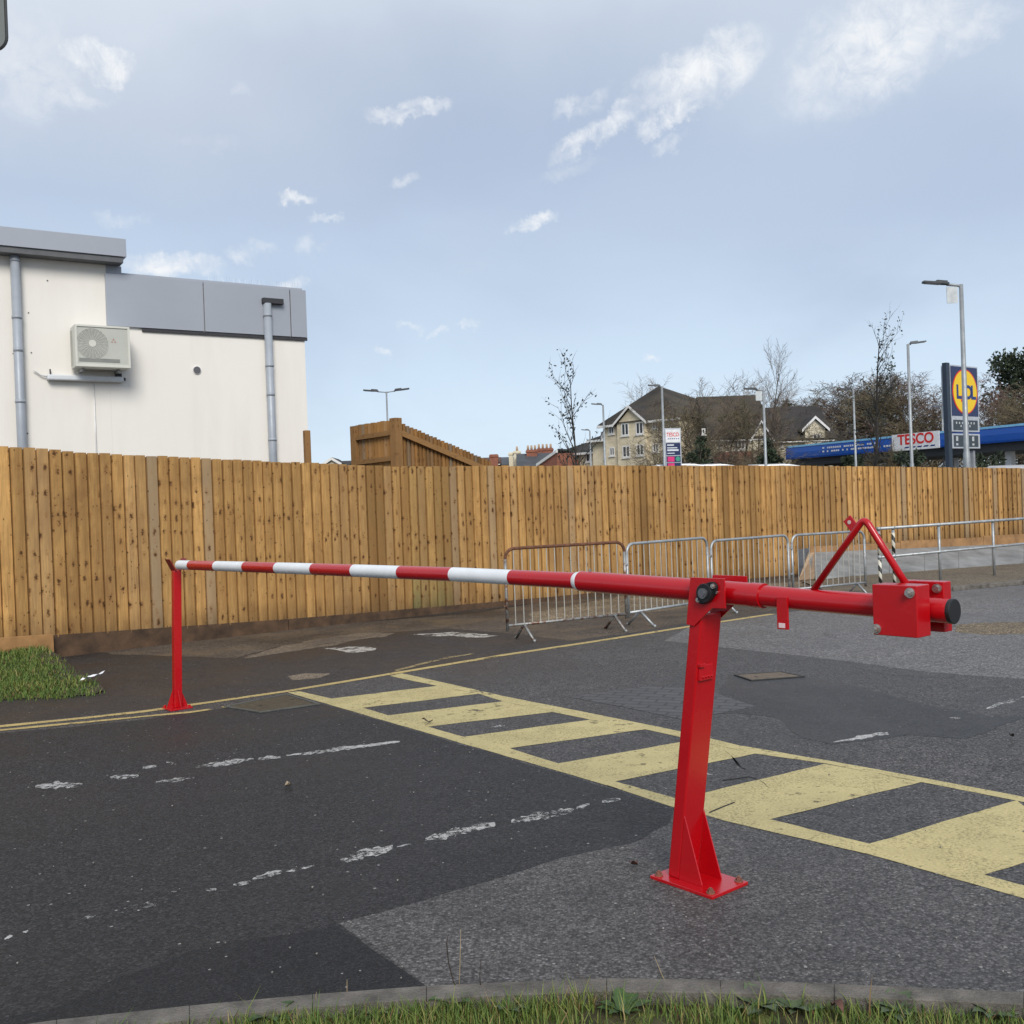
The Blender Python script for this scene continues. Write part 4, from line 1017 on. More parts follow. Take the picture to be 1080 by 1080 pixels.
def window(F, s0, s1, z0, z1, parent, mull=1, off=0., mat=None):
    m = MB(); th = .10; w, h = s1-s0, z1-z0
    for (x, z, ww, hh) in ((0, 0, w, th), (0, h-th, w, th), (0, th, th, h-2*th), (w-th, th, th, h-2*th)): m.obox(F.pt(s0+x, z0+z, off-.04), F.d*ww, F.n*.09, UPV*hh)
    for k in range(mull): m.obox(F.pt(s0+w*(k+1)/(mull+1)-.05, z0+th, off-.04), F.d*.10, F.n*.08, UPV*(h-2*th))
    o = m.build('window', TRIM, parent)
    m = MB(); m.obox(F.pt(s0+.05, z0+.05, off-.02), F.d*(w-.1), F.n*.028, UPV*(h-.1)); m.build('pane', mat or GLASS, o)
    m = MB(); m.obox(F.pt(s0-.08, z0-.12, off+.0), F.d*(w+.16), F.n*.12, UPV*.10); m.build('sill', TRIM, o)
def roofprism(F, s0, s1, zE, zR, dep, ov, mat, parent, hipL=0., hipR=0., off=0., th=.18):
    """ridge parallel to the facade; hips are distances the ridge stops short"""
    m = MB(); a, b = s0-ov, s1+ov; y0, y1, ym = off+ov, off-dep-ov, off-dep/2
    lo = [F.pt(a, zE, y0), F.pt(b, zE, y0), F.pt(b, zE, y1), F.pt(a, zE, y1)]; ri = [F.pt(a+hipL, zR, ym), F.pt(b-hipR, zR, ym)]
    lo2 = [p-UPV*th for p in lo]
    m.add(lo+ri+lo2, [(0, 1, 5, 4), (1, 2, 5), (2, 3, 4, 5), (3, 0, 4), (6, 7, 1, 0), (7, 8, 2, 1), (8, 9, 3, 2), (9, 6, 0, 3), (9, 8, 7, 6)])
    return m.build('roof', mat, parent)
def gable_front(F, sc_, hw, zE, zA, out, parent, wall, roofm, zb=0., back=6., wallname='gable_wall', barge=TRIM):
    m = MB(); m.prism([F.pt(sc_-hw, zb, out), F.pt(sc_+hw, zb, out), F.pt(sc_+hw, zE, out), F.pt(sc_, zA, out), F.pt(sc_-hw, zE, out)], F.n*-(out+.5)); m.build(wallname, wall, parent)
    m = MB(); e = .35; k = (zA-zE)/hw
    for sg in (-1, 1):
        A, Bp = F.pt(sc_, zA+.12, out+.25), F.pt(sc_+sg*(hw+e), zE-e*k+.12, out+.25)
        m.prism([A, Bp, Bp+UPV*.16, A+UPV*.16], F.n*-(back+out))
    rf_ = m.build('gable_roof', roofm, parent)
    m = MB()
    for sg in (-1, 1):
        A, Bp = F.pt(sc_, zA+.02, out+.27), F.pt(sc_+sg*(hw+e), zE-e*k+.02, out+.27)
        m.prism([A, Bp, Bp+UPV*.26, A+UPV*.26], F.n*.05)
    m.build('bargeboard', barge, rf_)
def eaves(F, s0, s1, z, parent, off=.0): m = MB(); m.obox(F.pt(s0, z-.28, off), F.d*(s1-s0), F.n*.30, UPV*.22); m.build('gutter', TRIM, parent)
def chimney(F, s, w, dep, zb, zt, off, parent, mat, pots=3):
    m = MB(); m.obox(F.pt(s, zb, off), F.d*w, F.n*-dep, UPV*(zt-zb)); m.obox(F.pt(s-.08, zt-.3, off+.08), F.d*(w+.16), F.n*-(dep+.16), UPV*.2); o = m.build('chimney', mat, parent)
    for k in range(pots): m = MB(); m.smooth = True; q = F.pt(s+w*(k+.5)/pots, zt, off-dep/2); m.tube([q, q+UPV*.55], [.16, .12], 10); m.build('chimney_pot', POT, o)

def apartment():
    q0, q1 = P(638, 470, 101.), P(700, 470, 95.5); F = Facade((q0.x, q0.y), (q1.x-q0.x, q1.y-q0.y)); u = F.uv
    zE = u(660, 446)[1]; zR = Z(696, 407.5, 101.5); sB = u(716, 450)[0]
    t = thing('apartment_block', 'cream stone apartment block with dark hipped roof and front gable, left of the white totem', 'building', F.pt(8, -.12))
    m = MB(); m.obox(F.pt(0, -.12, 0), F.d*(sB-0), F.n*-12, UPV*(zE+.12)); m.build('wall', STONE, t)
    # hip roof: apex well to the right
    a = MB(); lo = [F.pt(-.5, zE, .5), F.pt(sB+.5, zE, .5), F.pt(sB+.5, zE, -12.5), F.pt(-.5, zE, -12.5)]
    sa_ = u(694, 408)[0]; ri = [P(694, 407.5, 103.), P(699, 408.6, 103.3)]
    a.add(lo+ri, [(0, 1, 5, 4), (1, 2, 5), (2, 3, 4, 5), (3, 0, 4), (3, 2, 1, 0)]); a.build('roof', TILEM, t)
    gc = u(665.2, 445, .35)[0]; hw = (u(680.5, 445, .35)[0]-u(650.5, 445, .35)[0])/2
    gable_front(F, gc, hw, zE-.1, Z(664.4, 430.5, 98), .35, t, STONE, TILE, -.12, 4.)
    eaves(F, -.5, gc-hw-.4, zE, t, .25); eaves(F, gc+hw+.4, sB+.4, zE, t, .25)
    o = .35
    for (x0, x1, y0, y1, mu, of) in ((642, 648, 449, 457.5, 1, 0), (655.3, 663.5, 446.8, 459, 1, o), (670.5, 678.8, 445.5, 457.5, 1, o), (688, 694.5, 444, 452, 1, 0.), (643, 648.5, 472, 480.5, 1, 0), (656.5, 665, 470.5, 482, 1, o), (671.2, 679.4, 469, 480, 1, o), (688.5, 695, 468, 476.5, 1, 0.)):
        s0, z1 = u(x0, y0, of); s1, z0 = u(x1, y1, of); window(F, s0, s1, z0, z1, t, mu, of)
    # lower wings stepping down to the left
    s0, s1 = u(625, 470, -.6)[0], -.001; ze = u(630, 463)[1]
    m = MB(); m.obox(F.pt(s0, -.12, -.6), F.d*(s1-s0), F.n*-9, UPV*(ze+.12)); m.build('wall', STONE, t)
    roofprism(F, s0, s1, ze, Z(630, 450.5, 104), 9, .4, TILE, t, 1., .2, -.6); eaves(F, s0-.3, s1, ze, t, -.3)
    a0, z1 = u(632.5, 456.5, 0); a1, z0 = u(635, 463, 0); window(F, a0, a1, z0, z1+.1, t, 0, -.2)
    a0, z1 = u(632.5, 472, 0); a1, z0 = u(635.5, 484, 0); window(F, a0, a1, z0, z1, t, 0, -.58)
    s2 = u(585, 480, -1.6)[0]; ze2 = u(606, 476.5)[1]
    m = MB(); m.obox(F.pt(s2, -.12, -1.6), F.d*(s0-.002-s2), F.n*-8, UPV*(ze2+.12)); m.build('wall', STONE, t)
    m = MB(); e0, e1 = F.pt(s2-.4, ze2, -1.2), F.pt(s0-.002, ze2, -1.2); b0, b1 = F.pt(s2-.4, ze2, -10), F.pt(s0-.002, ze2, -10)
    z_hi = Z(624, 454.5, 106); rr0, rr1 = F.pt(u(604, 467, -5.4)[0], z_hi-1.7, -5.4), F.pt(s0-.002, z_hi, -5.4)
    m.add([e0, e1, b1, b0, rr0, rr1], [(0, 1, 5, 4), (1, 2, 5), (2, 3, 4, 5), (3, 0, 4), (3, 2, 1, 0)]); m.build('roof', TILE, t); eaves(F, s2-.3, s0-.01, ze2, t, -1.35)
    for x0, x1, y0, y1 in ((590.5, 594.5, 483, 489), (618, 622.5, 478, 487)):
        a0, z1 = u(x0, y0, -1.6); a1, z0 = u(x1, y1, -1.6); window(F, a0, a1, z0, z1, t, 0, -1.6)
apartment()
def house(px0, px1, Y, yE, yR, dep, label, wall, roof, gables=(), wins=(), hip=(0, 0), dirv=(1, 0), lower=None, name='house', extra=None, off_r=0):
    q = P(px0, 470, Y); F = Facade((q.x, q.y), dirv); u = F.uv; s1 = u(px1, 470)[0]; zE = u((px0+px1)/2, yE)[1]
    Yr = F.pt(s1/2, 0, -dep/2).y; zR = Z((px0+px1)/2, yR, Yr)
    t = thing(name, label, 'house', F.pt(s1/2, -.12))
    m = MB(); m.obox(F.pt(0, -.12, 0), F.d*s1, F.n*-dep, UPV*(zE+.12)); m.build('wall', wall, t)
    if lower:
        m = MB(); m.obox(F.pt(-.02, -.12, .004), F.d*(s1+.04), F.n*.05, UPV*(u((px0+px1)/2, lower)[1]+.12)); m.build('brick_plinth', BRICK, t)
    if hip[0] < 0.01 and hip[1] < .01:
        m = MB()
        for s_ in (0, s1-.3): m.prism([F.pt(s_, zE-.01, 0), F.pt(s_, zE-.01, -dep), F.pt(s_, zR-.15, -dep/2)], F.d*.3)
        m.build('gable_end', wall, t)
    roofprism(F, 0, s1, zE, zR, dep, .4, roof, t, hip[0], hip[1]); eaves(F, -.3, s1+.3, zE, t, .1)
    for (pc, ph, ye, ya) in gables:
        sc_ = u(pc, ye, .3)[0]; hw = u(pc+ph, ye, .3)[0]-sc_; gable_front(F, sc_, hw, u(pc, ye, .3)[1], u(pc, ya, .3)[1], .3, t, wall, roof, -.12, dep*.45)
    for (x0, x1, y0, y1, mu, of) in wins:
        a0, z1 = u(x0, y0, of); a1, z0 = u(x1, y1, of); window(F, a0, a1, z0, z1, t, mu, of)
    if extra: extra(F, u, t)
    return t
house(703, 752, 104, 444.5, 415.5, 11, 'dark-roofed house with red brick wall directly behind the white totem', BRICK, TILEM, (), ((726, 732, 447, 454, 1, 0),), (2, 3))
house(753, 812, 90, 461.5, 417, 11, 'cream house with brown-red plinth behind bare trees, under the tall bare tree', CREAMR, TILEM, ((803, 9, 461, 446.5),), ((757, 760, 463, 472, 0, 0), (774, 786, 463.5, 474, 2, 0), (740, 744, 452, 458, 0, 0)), (0.0, 0.0), lower=476)
house(816, 878, 92, 463, 428.5, 10, 'cream gabled house with dark roof just above the left end of the blue canopy', CREAMR, TILE, ((859.5, 10.5, 452, 442),), ((857, 866, 458, 467, 1, .3), (822, 826, 464, 472, 0, 0)), (0., 0.))
# terraces far behind the middle of the fence
def ex1(F, u, t):
    s, z = u(555.5, 473); chimney(F, s, u(567, 473)[0]-s, 1.2, u(555, 495)[1], z, -3, t, BRICK, 3)
    s, z = u(567.6, 470.5); chimney(F, s, u(585, 470.5)[0]-s, 1.4, u(567, 495)[1], z, -5, t, BRICK, 4)
house(548, 586, 120, 492, 478, 8, 'slate-roofed terrace house with two red brick chimneys seen over the fence', BRICK, SLATE, (), (), (0, 0), extra=ex1)
def ex2(F, u, t):
    s, z = u(541.8, 476); chimney(F, s, u(548.8, 476)[0]-s, 1., u(545, 495)[1], z, 1.0, t, CREAMR, 1)
    s, z = u(536.5, 477.5); chimney(F, s, u(541.4, 477)[0]-s, 1., u(545, 495)[1], z, .6, t, CREAMR, 0)
house(523, 549, 126, 490, 482, 8, 'slate-roofed house with a broad cream chimney seen over the fence', CREAMR, SLATE, (), (), (0, 0), extra=ex2)
def ex3(F, u, t):
    s, z = u(516.5, 479.5); chimney(F, s, u(525, 479.5)[0]-s, 1.2, u(516, 495)[1], z, .5, t, BRICK, 0)
house(508, 524, 116, 488, 482.5, 7, 'small red brick house at the low end of the raking timber screen', BRICK, plain('red_tiles', (.10, .05, .035), .85), (), (), (0, 0), extra=ex3)
house(316, 341, 70, 492, 479, 9, 'dark pitched roof house peeping out beside the square timber post', plain('brown_wall', (.10, .07, .055), .9), TILE, (), (), (0, 0), dirv=(.5, .86))
q = P(350, 480, 95)
house(340, 362, 95, 492, 486.5, 8, 'distant house with small white-edged gable left of the raking timber screen', CREAMR, TILE, ((350.3, 6.5, 489.5, 485.5),), (), (0, 0))
# brick gable with white verge
def brick_gable():
    q0, q1 = P(568, 485, 108), P(592, 485, 104); F = Facade((q0.x, q0.y), (q1.x-q0.x, q1.y-q0.y)); u = F.uv; L = u(587.5, 480)[0]
    t = thing('terrace_house', 'red brick house end with white sloping bargeboard and slate roof left of the slim tree', 'house', F.pt(L/2, -.12))
    zt = u(587, 478)[1]; zl = u(569, 491)[1]
    m = MB(); m.prism([F.pt(0, -.12), F.pt(L, -.12), F.pt(L, zt), F.pt(0, zl)], F.n*-7); m.build('wall', BRICK, t)
    m = MB(); m.prism([F.pt(-.3, zl-.1, .16), F.pt(L+.1, zt+.05, .16), F.pt(L+.1, zt+.35, .16), F.pt(-.3, zl+.22, .16)], F.n*-.2); m.build('bargeboard', TRIM, t)
    m = MB(); A, Bq = F.pt(-.3, zl+.12, -.1), F.pt(L+.1, zt+.3, -.1); m.prism([A, Bq, Bq+UPV*.15, A+UPV*.15], F.d*-3.2+F.n*-7); m.build('roof', SLATE, t)
brick_gable()

# ------------------------------------------------------------------ vans whose roofs show over the fence
def van(loc, rz, label, col, H=2.2, L=5.0, first=None):
    if first: return copy_thing(first, loc, rz, 1., label, 'vans parked behind the fence')
    t = thing('parked_van', label, 'van', (0, 0, 0), 'vans parked behind the fence')
    pt = plain('van_%s' % col[0], col[1], .3, .1, .04); w = .92
    prof = [(-2.45, .35), (-2.5, 1.0), (-2.45, 1.95), (-2.3, 2.14), (-1.6, 2.2), (.3, 2.19), (.9, 2.08), (1.75, 1.25), (2.4, 1.02), (2.52, .75), (2.5, .35)]
    m = MB(); m.prism([V((x, -w, z)) for x, z in prof], (0, 2*w, 0)); m.build('body', pt, t, bevel=.06)
    m = MB()
    for s in (-1, 1): m.prism([V((x, s*(w+.004), z)) for x, z in ((.35, 1.25), (1.55, 1.25), (.88, 1.95), (.35, 1.98))], (0, s*.008, 0))
    m.prism([V((x, -.78, z)) for x, z in ((.96, 2.04), (1.74, 1.28), (1.76, 1.29), (.98, 2.06))], (0, 1.56, 0)); m.build('window', GLASS, t)
    for x in (-1.5, 1.6):
        for s in (-1, 1):
            m = MB(); m.disc(V((x, s*.86, .33)), (0, 1, 0), .33, .2, 24); wh = m.build('wheel', BLACK, t); m = MB(); m.disc(V((x, s*.965, .33)), (0, 1, 0), .2, .02, 16); m.build('rim', ALU, wh)
    for s in (-1, 1):
        m = MB(); m.obox(V((2.46, s*.65-.14, .8)), (.07, 0, 0), (0, .28, 0), (0, 0, .16)); m.build('headlight', WPNL, t)
    for s in (-.85, .85): m = MB(); m.obox(V((-1.9, s-.02, 2.19)), (2., 0, 0), (0, .04, 0), (0, 0, .04)); m.build('roof_rail', pt, t)
    t.location = V(loc); t.rotation_euler = (0, 0, rz); return t
q = P(1068, 488, 27.); van_a = van((q.x+.6, q.y, -.10), R(8), 'silver grey van, its curved roof edge showing over the fence below the totem', ('silver', (.42, .43, .45)))
for px, yy, Y, lab in ((724, 489.7, 60, 'white van with roof just visible beside the foot of the white totem'), (756, 490, 62, 'white van with roof just visible below the cream house with the plinth'), (822, 490, 56, 'white van with roof just visible right of the lamp post with a hanging plate')):
    z = Z(px, yy, Y); q = P(px, yy, Y); c = copy_thing(van_a, (q.x, q.y, z-2.2), 0, 1., lab)
    for ch in c.children:
        if ch.name.split('.')[0] in ('body', 'roof_rail'):
            if 'van_white_mesh' not in bpy.data.meshes and ch.name.startswith('body'):
                me = ch.data.copy(); me.name = 'van_white_mesh'; me.materials[0] = plain('van_white', (.62, .63, .64), .3, .1, .04)
            if ch.name.startswith('body'): ch.data = bpy.data.meshes['van_white_mesh']

# ------------------------------------------------------------------ trees
def grow(seed, H, spread=1., trunk_r=.16, levels=3, up=.25, first=.25, n1=11, n2=7, n3=6, ang=(35, 65), minr=.012, n4=3):
    """bare tree; returns (thick limbs, twigs, leaf points)"""
    r = random.Random(seed); big, tw, tips = MB(), MB(), []
    big.smooth = True
    def rnd_perp(d):
        a = d.orthogonal().normalized(); a.rotate(Matrix.Rotation(r.uniform(0, 6.283), 3, d)); return a
    def branch(p, d, L, rad, lev):
        k = 6 if lev == 0 else (4 if lev == 1 else (3 if lev == 2 else 2))
        pts, rs = [p.copy()], [rad]; cur = p.copy(); dd = d.copy()
        for i in range(k):
            dd = (dd + rnd_perp(dd)*(.05 if lev == 0 else .20) + UPV*(up*.3 if lev else .02)).normalized()
            cur = cur+dd*(L/k); pts.append(cur.copy()); rs.append(rad*(1-(i+1)/k*(.85 if lev else .8)))
        (big if lev < 2 else tw).tube(pts, rs, 6 if lev == 0 else (5 if lev == 1 else 3), False)
        if lev >= 2: tips.append((pts[-1], dd.copy()))
        if lev >= levels: 
            return
        n = (n1, n2, n3, n4)[lev]
        for j in range(n):
            u = first+(1-first)*(j+r.random())/n if lev == 0 else .22+.78*(j+r.random())/n
            u = min(u, .99); x = u*k; i = int(x); q = pts[i].lerp(pts[i+1], x-i)
            t = (pts[i+1]-pts[i]).normalized(); a = R(r.uniform(*ang)); nd = (t*math.cos(a)+rnd_perp(t)*math.sin(a)).normalized()
            ll = L*((.50*(1-.55*(u-first))) if lev == 0 else .45)*r.uniform(.7, 1.2)*(spread if lev == 0 else 1)
            branch(q, nd, ll, max(minr, rs[i]*(.55 if lev == 0 else .5)), lev+1)
    branch(V((0, 0, 0)), V((0, 0, 1)), H, trunk_r, 0)
    return big, tw, tips
BARK = plain('bark', (.075, .06, .048), .95, 0, .35, 3); TWIG = plain('twigs', (.13, .10, .078), .95, 0, .35, .6); TWIGR = plain('reddish_twigs', (.19, .125, .105), .95, 0, .3, .6); TWIGO = plain('olive_twigs', (.14, .115, .068), .95, 0, .4, .6); TWIGP = plain('pale_twigs', (.26, .22, .185), .95, 0, .3, .6)
def make_tree(seed, twm, **kw):
    big, tw, tips = grow(seed, 10., **kw)
    t = thing('bare_tree', '-', 'tree', (0, 0, 0))
    k = 10.2/max(v.z for v in tw.v); big.v = [V((v.x, v.y, v.z*k)) for v in big.v]; tw.v = [V((v.x, v.y, v.z*k)) for v in tw.v]
    big.build('trunk', BARK, t); tw.build('crown', twm, t); return t
protos = [make_tree(1, TWIGR, spread=1.0, n1=15, n2=10, n3=8, n4=3, levels=4, up=.5, minr=.013), make_tree(2, TWIG, spread=.95, n1=16, n2=10, n3=8, n4=3, levels=4, up=.45, first=.12, minr=.015), make_tree(3, TWIGO, spread=1.1, n1=18, n2=10, n3=8, n4=3, levels=4, up=.3, first=.04, trunk_r=.12, minr=.016),
          make_tree(4, TWIGP, spread=1.1, n1=14, n2=10, n3=8, up=.6, first=.2, minr=.014), make_tree(5, TWIG, spread=.62, n1=16, n2=8, n3=7, up=.7, first=.38, trunk_r=.13, ang=(30, 55), minr=.012)]
used = set()
def plant(k, px, ytop, Y, rz, label, wide=1., group='bare winter trees beyond the fence'):
    q = P(px, ytop, Y); H = q.z+.12; s = H/10.2
    if k not in used:
        used.add(k); t = protos[k]; t.location = (q.x, q.y, -.12); t.rotation_euler = (0, 0, rz); t.scale = (s*wide, s*wide, s); t['label'] = label; t['group'] = group
    else: copy_thing(protos[k], (q.x, q.y, -.12), rz, (s*wide, s), label, group)
plant(4, 805, 357, 76, .3, 'tall lone bare tree standing high above the cream house roofs', .62)
plant(3, 706, 394, 118, 1.1, 'pale bare tree rising behind the ridge of the cream apartment block', .85)
plant(3, 752, 397, 116, 2.3, 'pale bare tree behind the dark house roofs, right of the white totem', 1.25)
plant(3, 776, 397, 118, 4.0, 'pale bare tree touching the tall lone bare tree, behind the roofs', 1.2)
plant(2, 722, 415, 72, .5, 'dense bare tree behind the white totem, covering the brick house', 1.15)
plant(1, 741, 411, 75, 1.9, 'bare brown tree filling the gap between brick house and cream house', 1.3)
plant(2, 760, 413, 77, 3.1, 'dense olive-brown bare tree before the cream house with the plinth', 1.2)
plant(1, 778, 416, 80, 4.4, 'bare brown tree before the small gable of the cream house', 1.2)
plant(2, 797, 424, 82, 1.2, 'dense olive-brown bare tree at the foot of the tall lone bare tree', 1.1)
plant(3, 694, 456, 80, 2.0, 'low twiggy tree overlapping the right windows of the cream apartment block', 1.1)
plant(1, 858, 404, 100, .2, 'bare brown tree behind the cream gabled house', 1.6)
plant(2, 876, 399, 104, 1.3, 'dense olive-brown bare tree rising behind the lamp post at the plain blue canopy', 1.6)
plant(0, 889, 393, 106, 3.3, 'reddish bare tree just left of the slim leafy tree by the canopy', 1.7)
plant(2, 905, 398, 97, 2.2, 'dense olive-brown bare tree behind the slim leafy tree by the canopy', 1.6)
plant(1, 922, 392, 101, 3.4, 'bare brown tree behind the left end of the white TESCO canopy panel', 1.8)
plant(0, 940, 391, 103, 4.6, 'reddish bare tree behind the lamp post at the TESCO letters', 1.8)
plant(2, 957, 394, 96, 5.4, 'dense olive-brown bare tree above the last letters of TESCO on the canopy', 1.7)
plant(1, 972, 390, 104, 2.7, 'bare brown tree between the TESCO panel and the navy totem column', 1.7)
plant(0, 986, 389, 101, .9, 'reddish bare tree partly hidden by the navy totem column', 1.7)
plant(0, 1036, 391, 98, 1.6, 'reddish bare tree right of the blue and yellow totem', 1.5)
plant(2, 1050, 402, 90, 2.6, 'dense olive-brown bare tree before the dark evergreen', 1.5)
plant(1, 1076, 415, 90, .7, 'bare brown tree above the right end of the blue canopy', 1.5)
plant(2, 840, 428, 98, 4.2, 'low dense bare tree over the roof of the cream gabled house', 1.3)
plant(2, 877, 440, 88, .1, 'low olive-brown thicket tree standing right of the cream gable window', 1.7)
plant(2, 930, 460, 62, 1.0, 'low twiggy tree in front of the first letters of TESCO', .8)

# slim young trees that keep a few leaves
LEAFD = plain('dark_leaves', (.022, .028, .020), .7, 0, .4, 2)
def slim_tree(px, ytop, Y, seed, label, first, spread, nleaf, lsz):
    q = P(px, ytop, Y); H = q.z+.12
    big, tw, tips = grow(seed, H*.97, spread=spread, trunk_r=.065*H/7, levels=2, up=.55, first=first, n1=20, n2=5, ang=(20, 38), minr=.008)
    k = H/max(v.z for v in tw.v)
    for mb in (big, tw): mb.v = [V((v.x, v.y, v.z*k)) for v in mb.v]
    tips = [(V((p_.x, p_.y, p_.z*k)), d_) for p_, d_ in tips]
    t = thing('slim_tree', label, 'tree', (q.x, q.y, -.12))
    o = V((q.x, q.y, -.12))
    for mb, nm, mt in ((big, 'trunk', plain('dark_bark', (.035, .032, .028), .9)), (tw, 'twigs', plain('dark_twigs', (.04, .034, .028), .9))):
        mb.v = [v+o for v in mb.v]; mb.build(nm, mt, t)
    r = random.Random(seed); lm = MB()
    for k in range(nleaf):
        p, d = r.choice(tips); p = p+o; c = r.randint(1, 5)
        for j in range(c):
            a = V((r.gauss(0, 1), r.gauss(0, 1), r.gauss(0, 1))).normalized(); b = a.orthogonal().normalized(); e = p-d*r.uniform(0, .5)+V((r.gauss(0, .05), r.gauss(0, .05), r.gauss(0, .06))); s = lsz*r.uniform(.6, 1.3)
            lm.add([e, e+a*s*.5+b*s*.32, e+a*s, e+a*s*.5-b*s*.32], [(0, 1, 2, 3)])
    lm.build('foliage', LEAFD, t)
slim_tree(603, 366, 34, 21, 'slim young tree with sparse dark leaves in front of the slate terraces', .22, .62, 120, .105)
slim_tree(917, 325, 44, 33, 'slim upright tree with sparse dark leaves rising above the blue canopy', .30, .50, 150, .135)

# evergreens
def evergreen(px, ytop, Y, wpx, label, seed, name='evergreen_tree', colr=(.022, .035, .016), lumps=26, nl=3800, taper=.55, lo=.12, cat='tree', ls=1.):
    q = P(px, ytop, Y); H = q.z+.12; o = V((q.x, q.y, -.12)); w = wpx*Y/FPX/2; r = random.Random(seed)
    t = thing(name, label, cat, o)
    m = MB(); m.smooth = True; m.tube([o, o+UPV*H*.9], [.05*H*.5, .02], 8); m.build('trunk', BARK, t)
    lm = MB(); cl = []
    for k in range(lumps):
        u = r.random()**.8; z = lo+(1-lo)*u; rad = w*(1-u*taper)*math.sqrt(r.random())*.85; a = r.uniform(0, 6.283)
        cl.append((o+V((rad*math.cos(a), rad*math.sin(a), H*z*.95)), w*r.uniform(.25, .48)*(1-.35*u)))
    for k in range(nl):
        c, rr_ = r.choice(cl); d = V((r.gauss(0, 1), r.gauss(0, 1), r.gauss(0, .8))).normalized(); e = c+d*rr_*(r.random()**.4)
        a = (d+V((r.gauss(0, .6), r.gauss(0, .6), r.gauss(0, .6)))).normalized(); b = a.orthogonal().normalized(); b.rotate(Matrix.Rotation(r.uniform(0, 6), 3, a)); s = r.uniform(.16, .34)*ls
        lm.add([e, e+a*s*.45+b*s*.25, e+a*s, e+a*s*.45-b*s*.25], [(0, 1, 2, 3)])
    lm.build('crown', plain('evergreen_%d' % seed, colr, .75, 0, .6, 1.2), t)
evergreen(1082, 371, 112, 104, 'dark rounded evergreen tree rising at the right behind the bare trees', 5, lumps=90, nl=16000, taper=.35, colr=(.028, .042, .018), ls=1.6)
evergreen(828, 419, 108, 30, 'small dark conifer top right of the tall lone bare tree', 6, nl=3500, taper=.75)
for px, yt, Y, wp, lab, sd in ((738, 459, 68, 34, 'dark green rounded shrub right of the white totem', 7), (712, 470, 74, 20, 'dark green shrub just behind the white totem', 8), (812, 458, 64, 30, 'dark green shrub beside the lamp post with the hanging plate', 9),
                               (900, 483, 60, 46, 'low dark hedge shrub under the blue canopy', 10), (955, 479, 58, 44, 'low dark hedge shrub under the TESCO canopy panel', 11), (1045, 480, 60, 50, 'low dark hedge shrub under the right end of the canopy', 12)):
    evergreen(px, yt, Y, wp, lab, sd, 'shrub', lumps=16, nl=1500, taper=.3, lo=.3, cat='shrub')

# ------------------------------------------------------------------ grass verges
def grass_mat():
    a = N('grass_blades'); tn = a.n('Attribute', attribute_name='tint'); s = a.n('SeparateColor'); a.l(tn.outputs['Color'], s.inputs[0])
    base = a.ramp(s.outputs[0], (0, (.035, .058, .014)), (.45, (.085, .145, .028)), (.72, (.17, .20, .045)), (.9, (.29, .23, .10)), (1, (.15, .08, .035)))
    a.set(base, .65, 0, .3); a.b.inputs['Subsurface Weight'].default_value = 0; return a.m
GRASS = grass_mat()
def grass(name, n, place, hmin, hmax, seed, wid=.004, bias=.0):
    r = random.Random(seed); m = MB()
    for i in range(n):
        p = place(r)
        if p is None: continue
        c = mnoise.noise(V((p.x*2.3, p.y*2.3, seed)))*.5+.5
        h = r.uniform(hmin, hmax)*(.35+1.15*c)*(1.7 if r.random() < .05 else 1); a = r.uniform(0, 6.283); d = V((math.cos(a), math.sin(a), 0)); w = V((-d.y, d.x, 0))*wid*r.uniform(.6, 1.4)
        b = r.uniform(.15, .9)*h; tint = min(1, max(0, r.gauss(.42, .17)+bias+(c-.5)*.35+(.45 if r.random() < .07 else 0)))
        k = m.add([p-w, p+w, p+d*b*.25+UPV*h*.5+w*.8, p+d*b*.25+UPV*h*.5-w*.8, p+d*b+UPV*h*.9], [(0, 1, 2, 3), (3, 2, 4)])
        m.tint += [(tint, 0, 0)]*5
    return struct(m.build(name, GRASS), 'stuff')
def kb_y(x):
    for a, b in zip(KB, KB[1:]):
        if a.x <= x <= b.x: return a.y+(b.y-a.y)*(x-a.x)/(b.x-a.x)
    return KB[-1].y if x > 0 else KB[0].y
def front_place(r):
    x = r.uniform(-1.9, 1.95); d = r.random()**1.3*.85+.015; y = kb_y(x)-d
    c = mnoise.noise(V((x*2.2, y*2.2, 5.)))
    if c < -.05 and r.random() < .8: return None
    if x > .35 and d < .10 and r.random() < .55: return None
    return V((x, y, -.035))
grass('grass', 34000, front_place, .02, .085, 3, .0020, .11)
def hull_place(poly, z):
    xs, ys = [p.x for p in poly], [p.y for p in poly]
    def f(r):
        x, y = r.uniform(min(xs), max(xs)), r.uniform(min(ys), max(ys)); ins = False; n = len(poly)
        for i in range(n):
            a, b = poly[i], poly[(i+1) % n]
            if (a.y > y) != (b.y > y) and x < (b.x-a.x)*(y-a.y)/(b.y-a.y)+a.x: ins = not ins
        return V((x, y, z)) if ins else None
    return f
def edge_place(poly, z):
    f = hull_place(poly, z)
    def g(r):
        p = f(r)
        if p is None: return None
        p = V((p.x, p.y, verge_z(p.y)))
        d = min(((p-a)-(b-a)*max(0, min(1, (p-a).dot(b-a)/(b-a).length_squared))).length for a, b in zip(poly[3:], poly[4:]))
        if d < .25 and r.random() > (.12+d*3.2)*(.5+mnoise.noise(V((p.x*4, p.y*4, 3)))+.35): return None
        return p
    return g
def verge_z(y): return .135*max(0., min(1.2, (y-9.15)/2.5))**1.2
def GV(px, py):
    z = 0.
    for _ in range(12): z = verge_z(G(px, py, z).y)
    return G(px, py, z)
lv = [GV(x, y) for x, y in [(-140, 700), (-60, 693), (0, 685), (45, 683), (60, 690), (80, 708), (108, 722), (112, 731), (95, 736.5), (50, 739.5), (0, 742), (-140, 757)]]
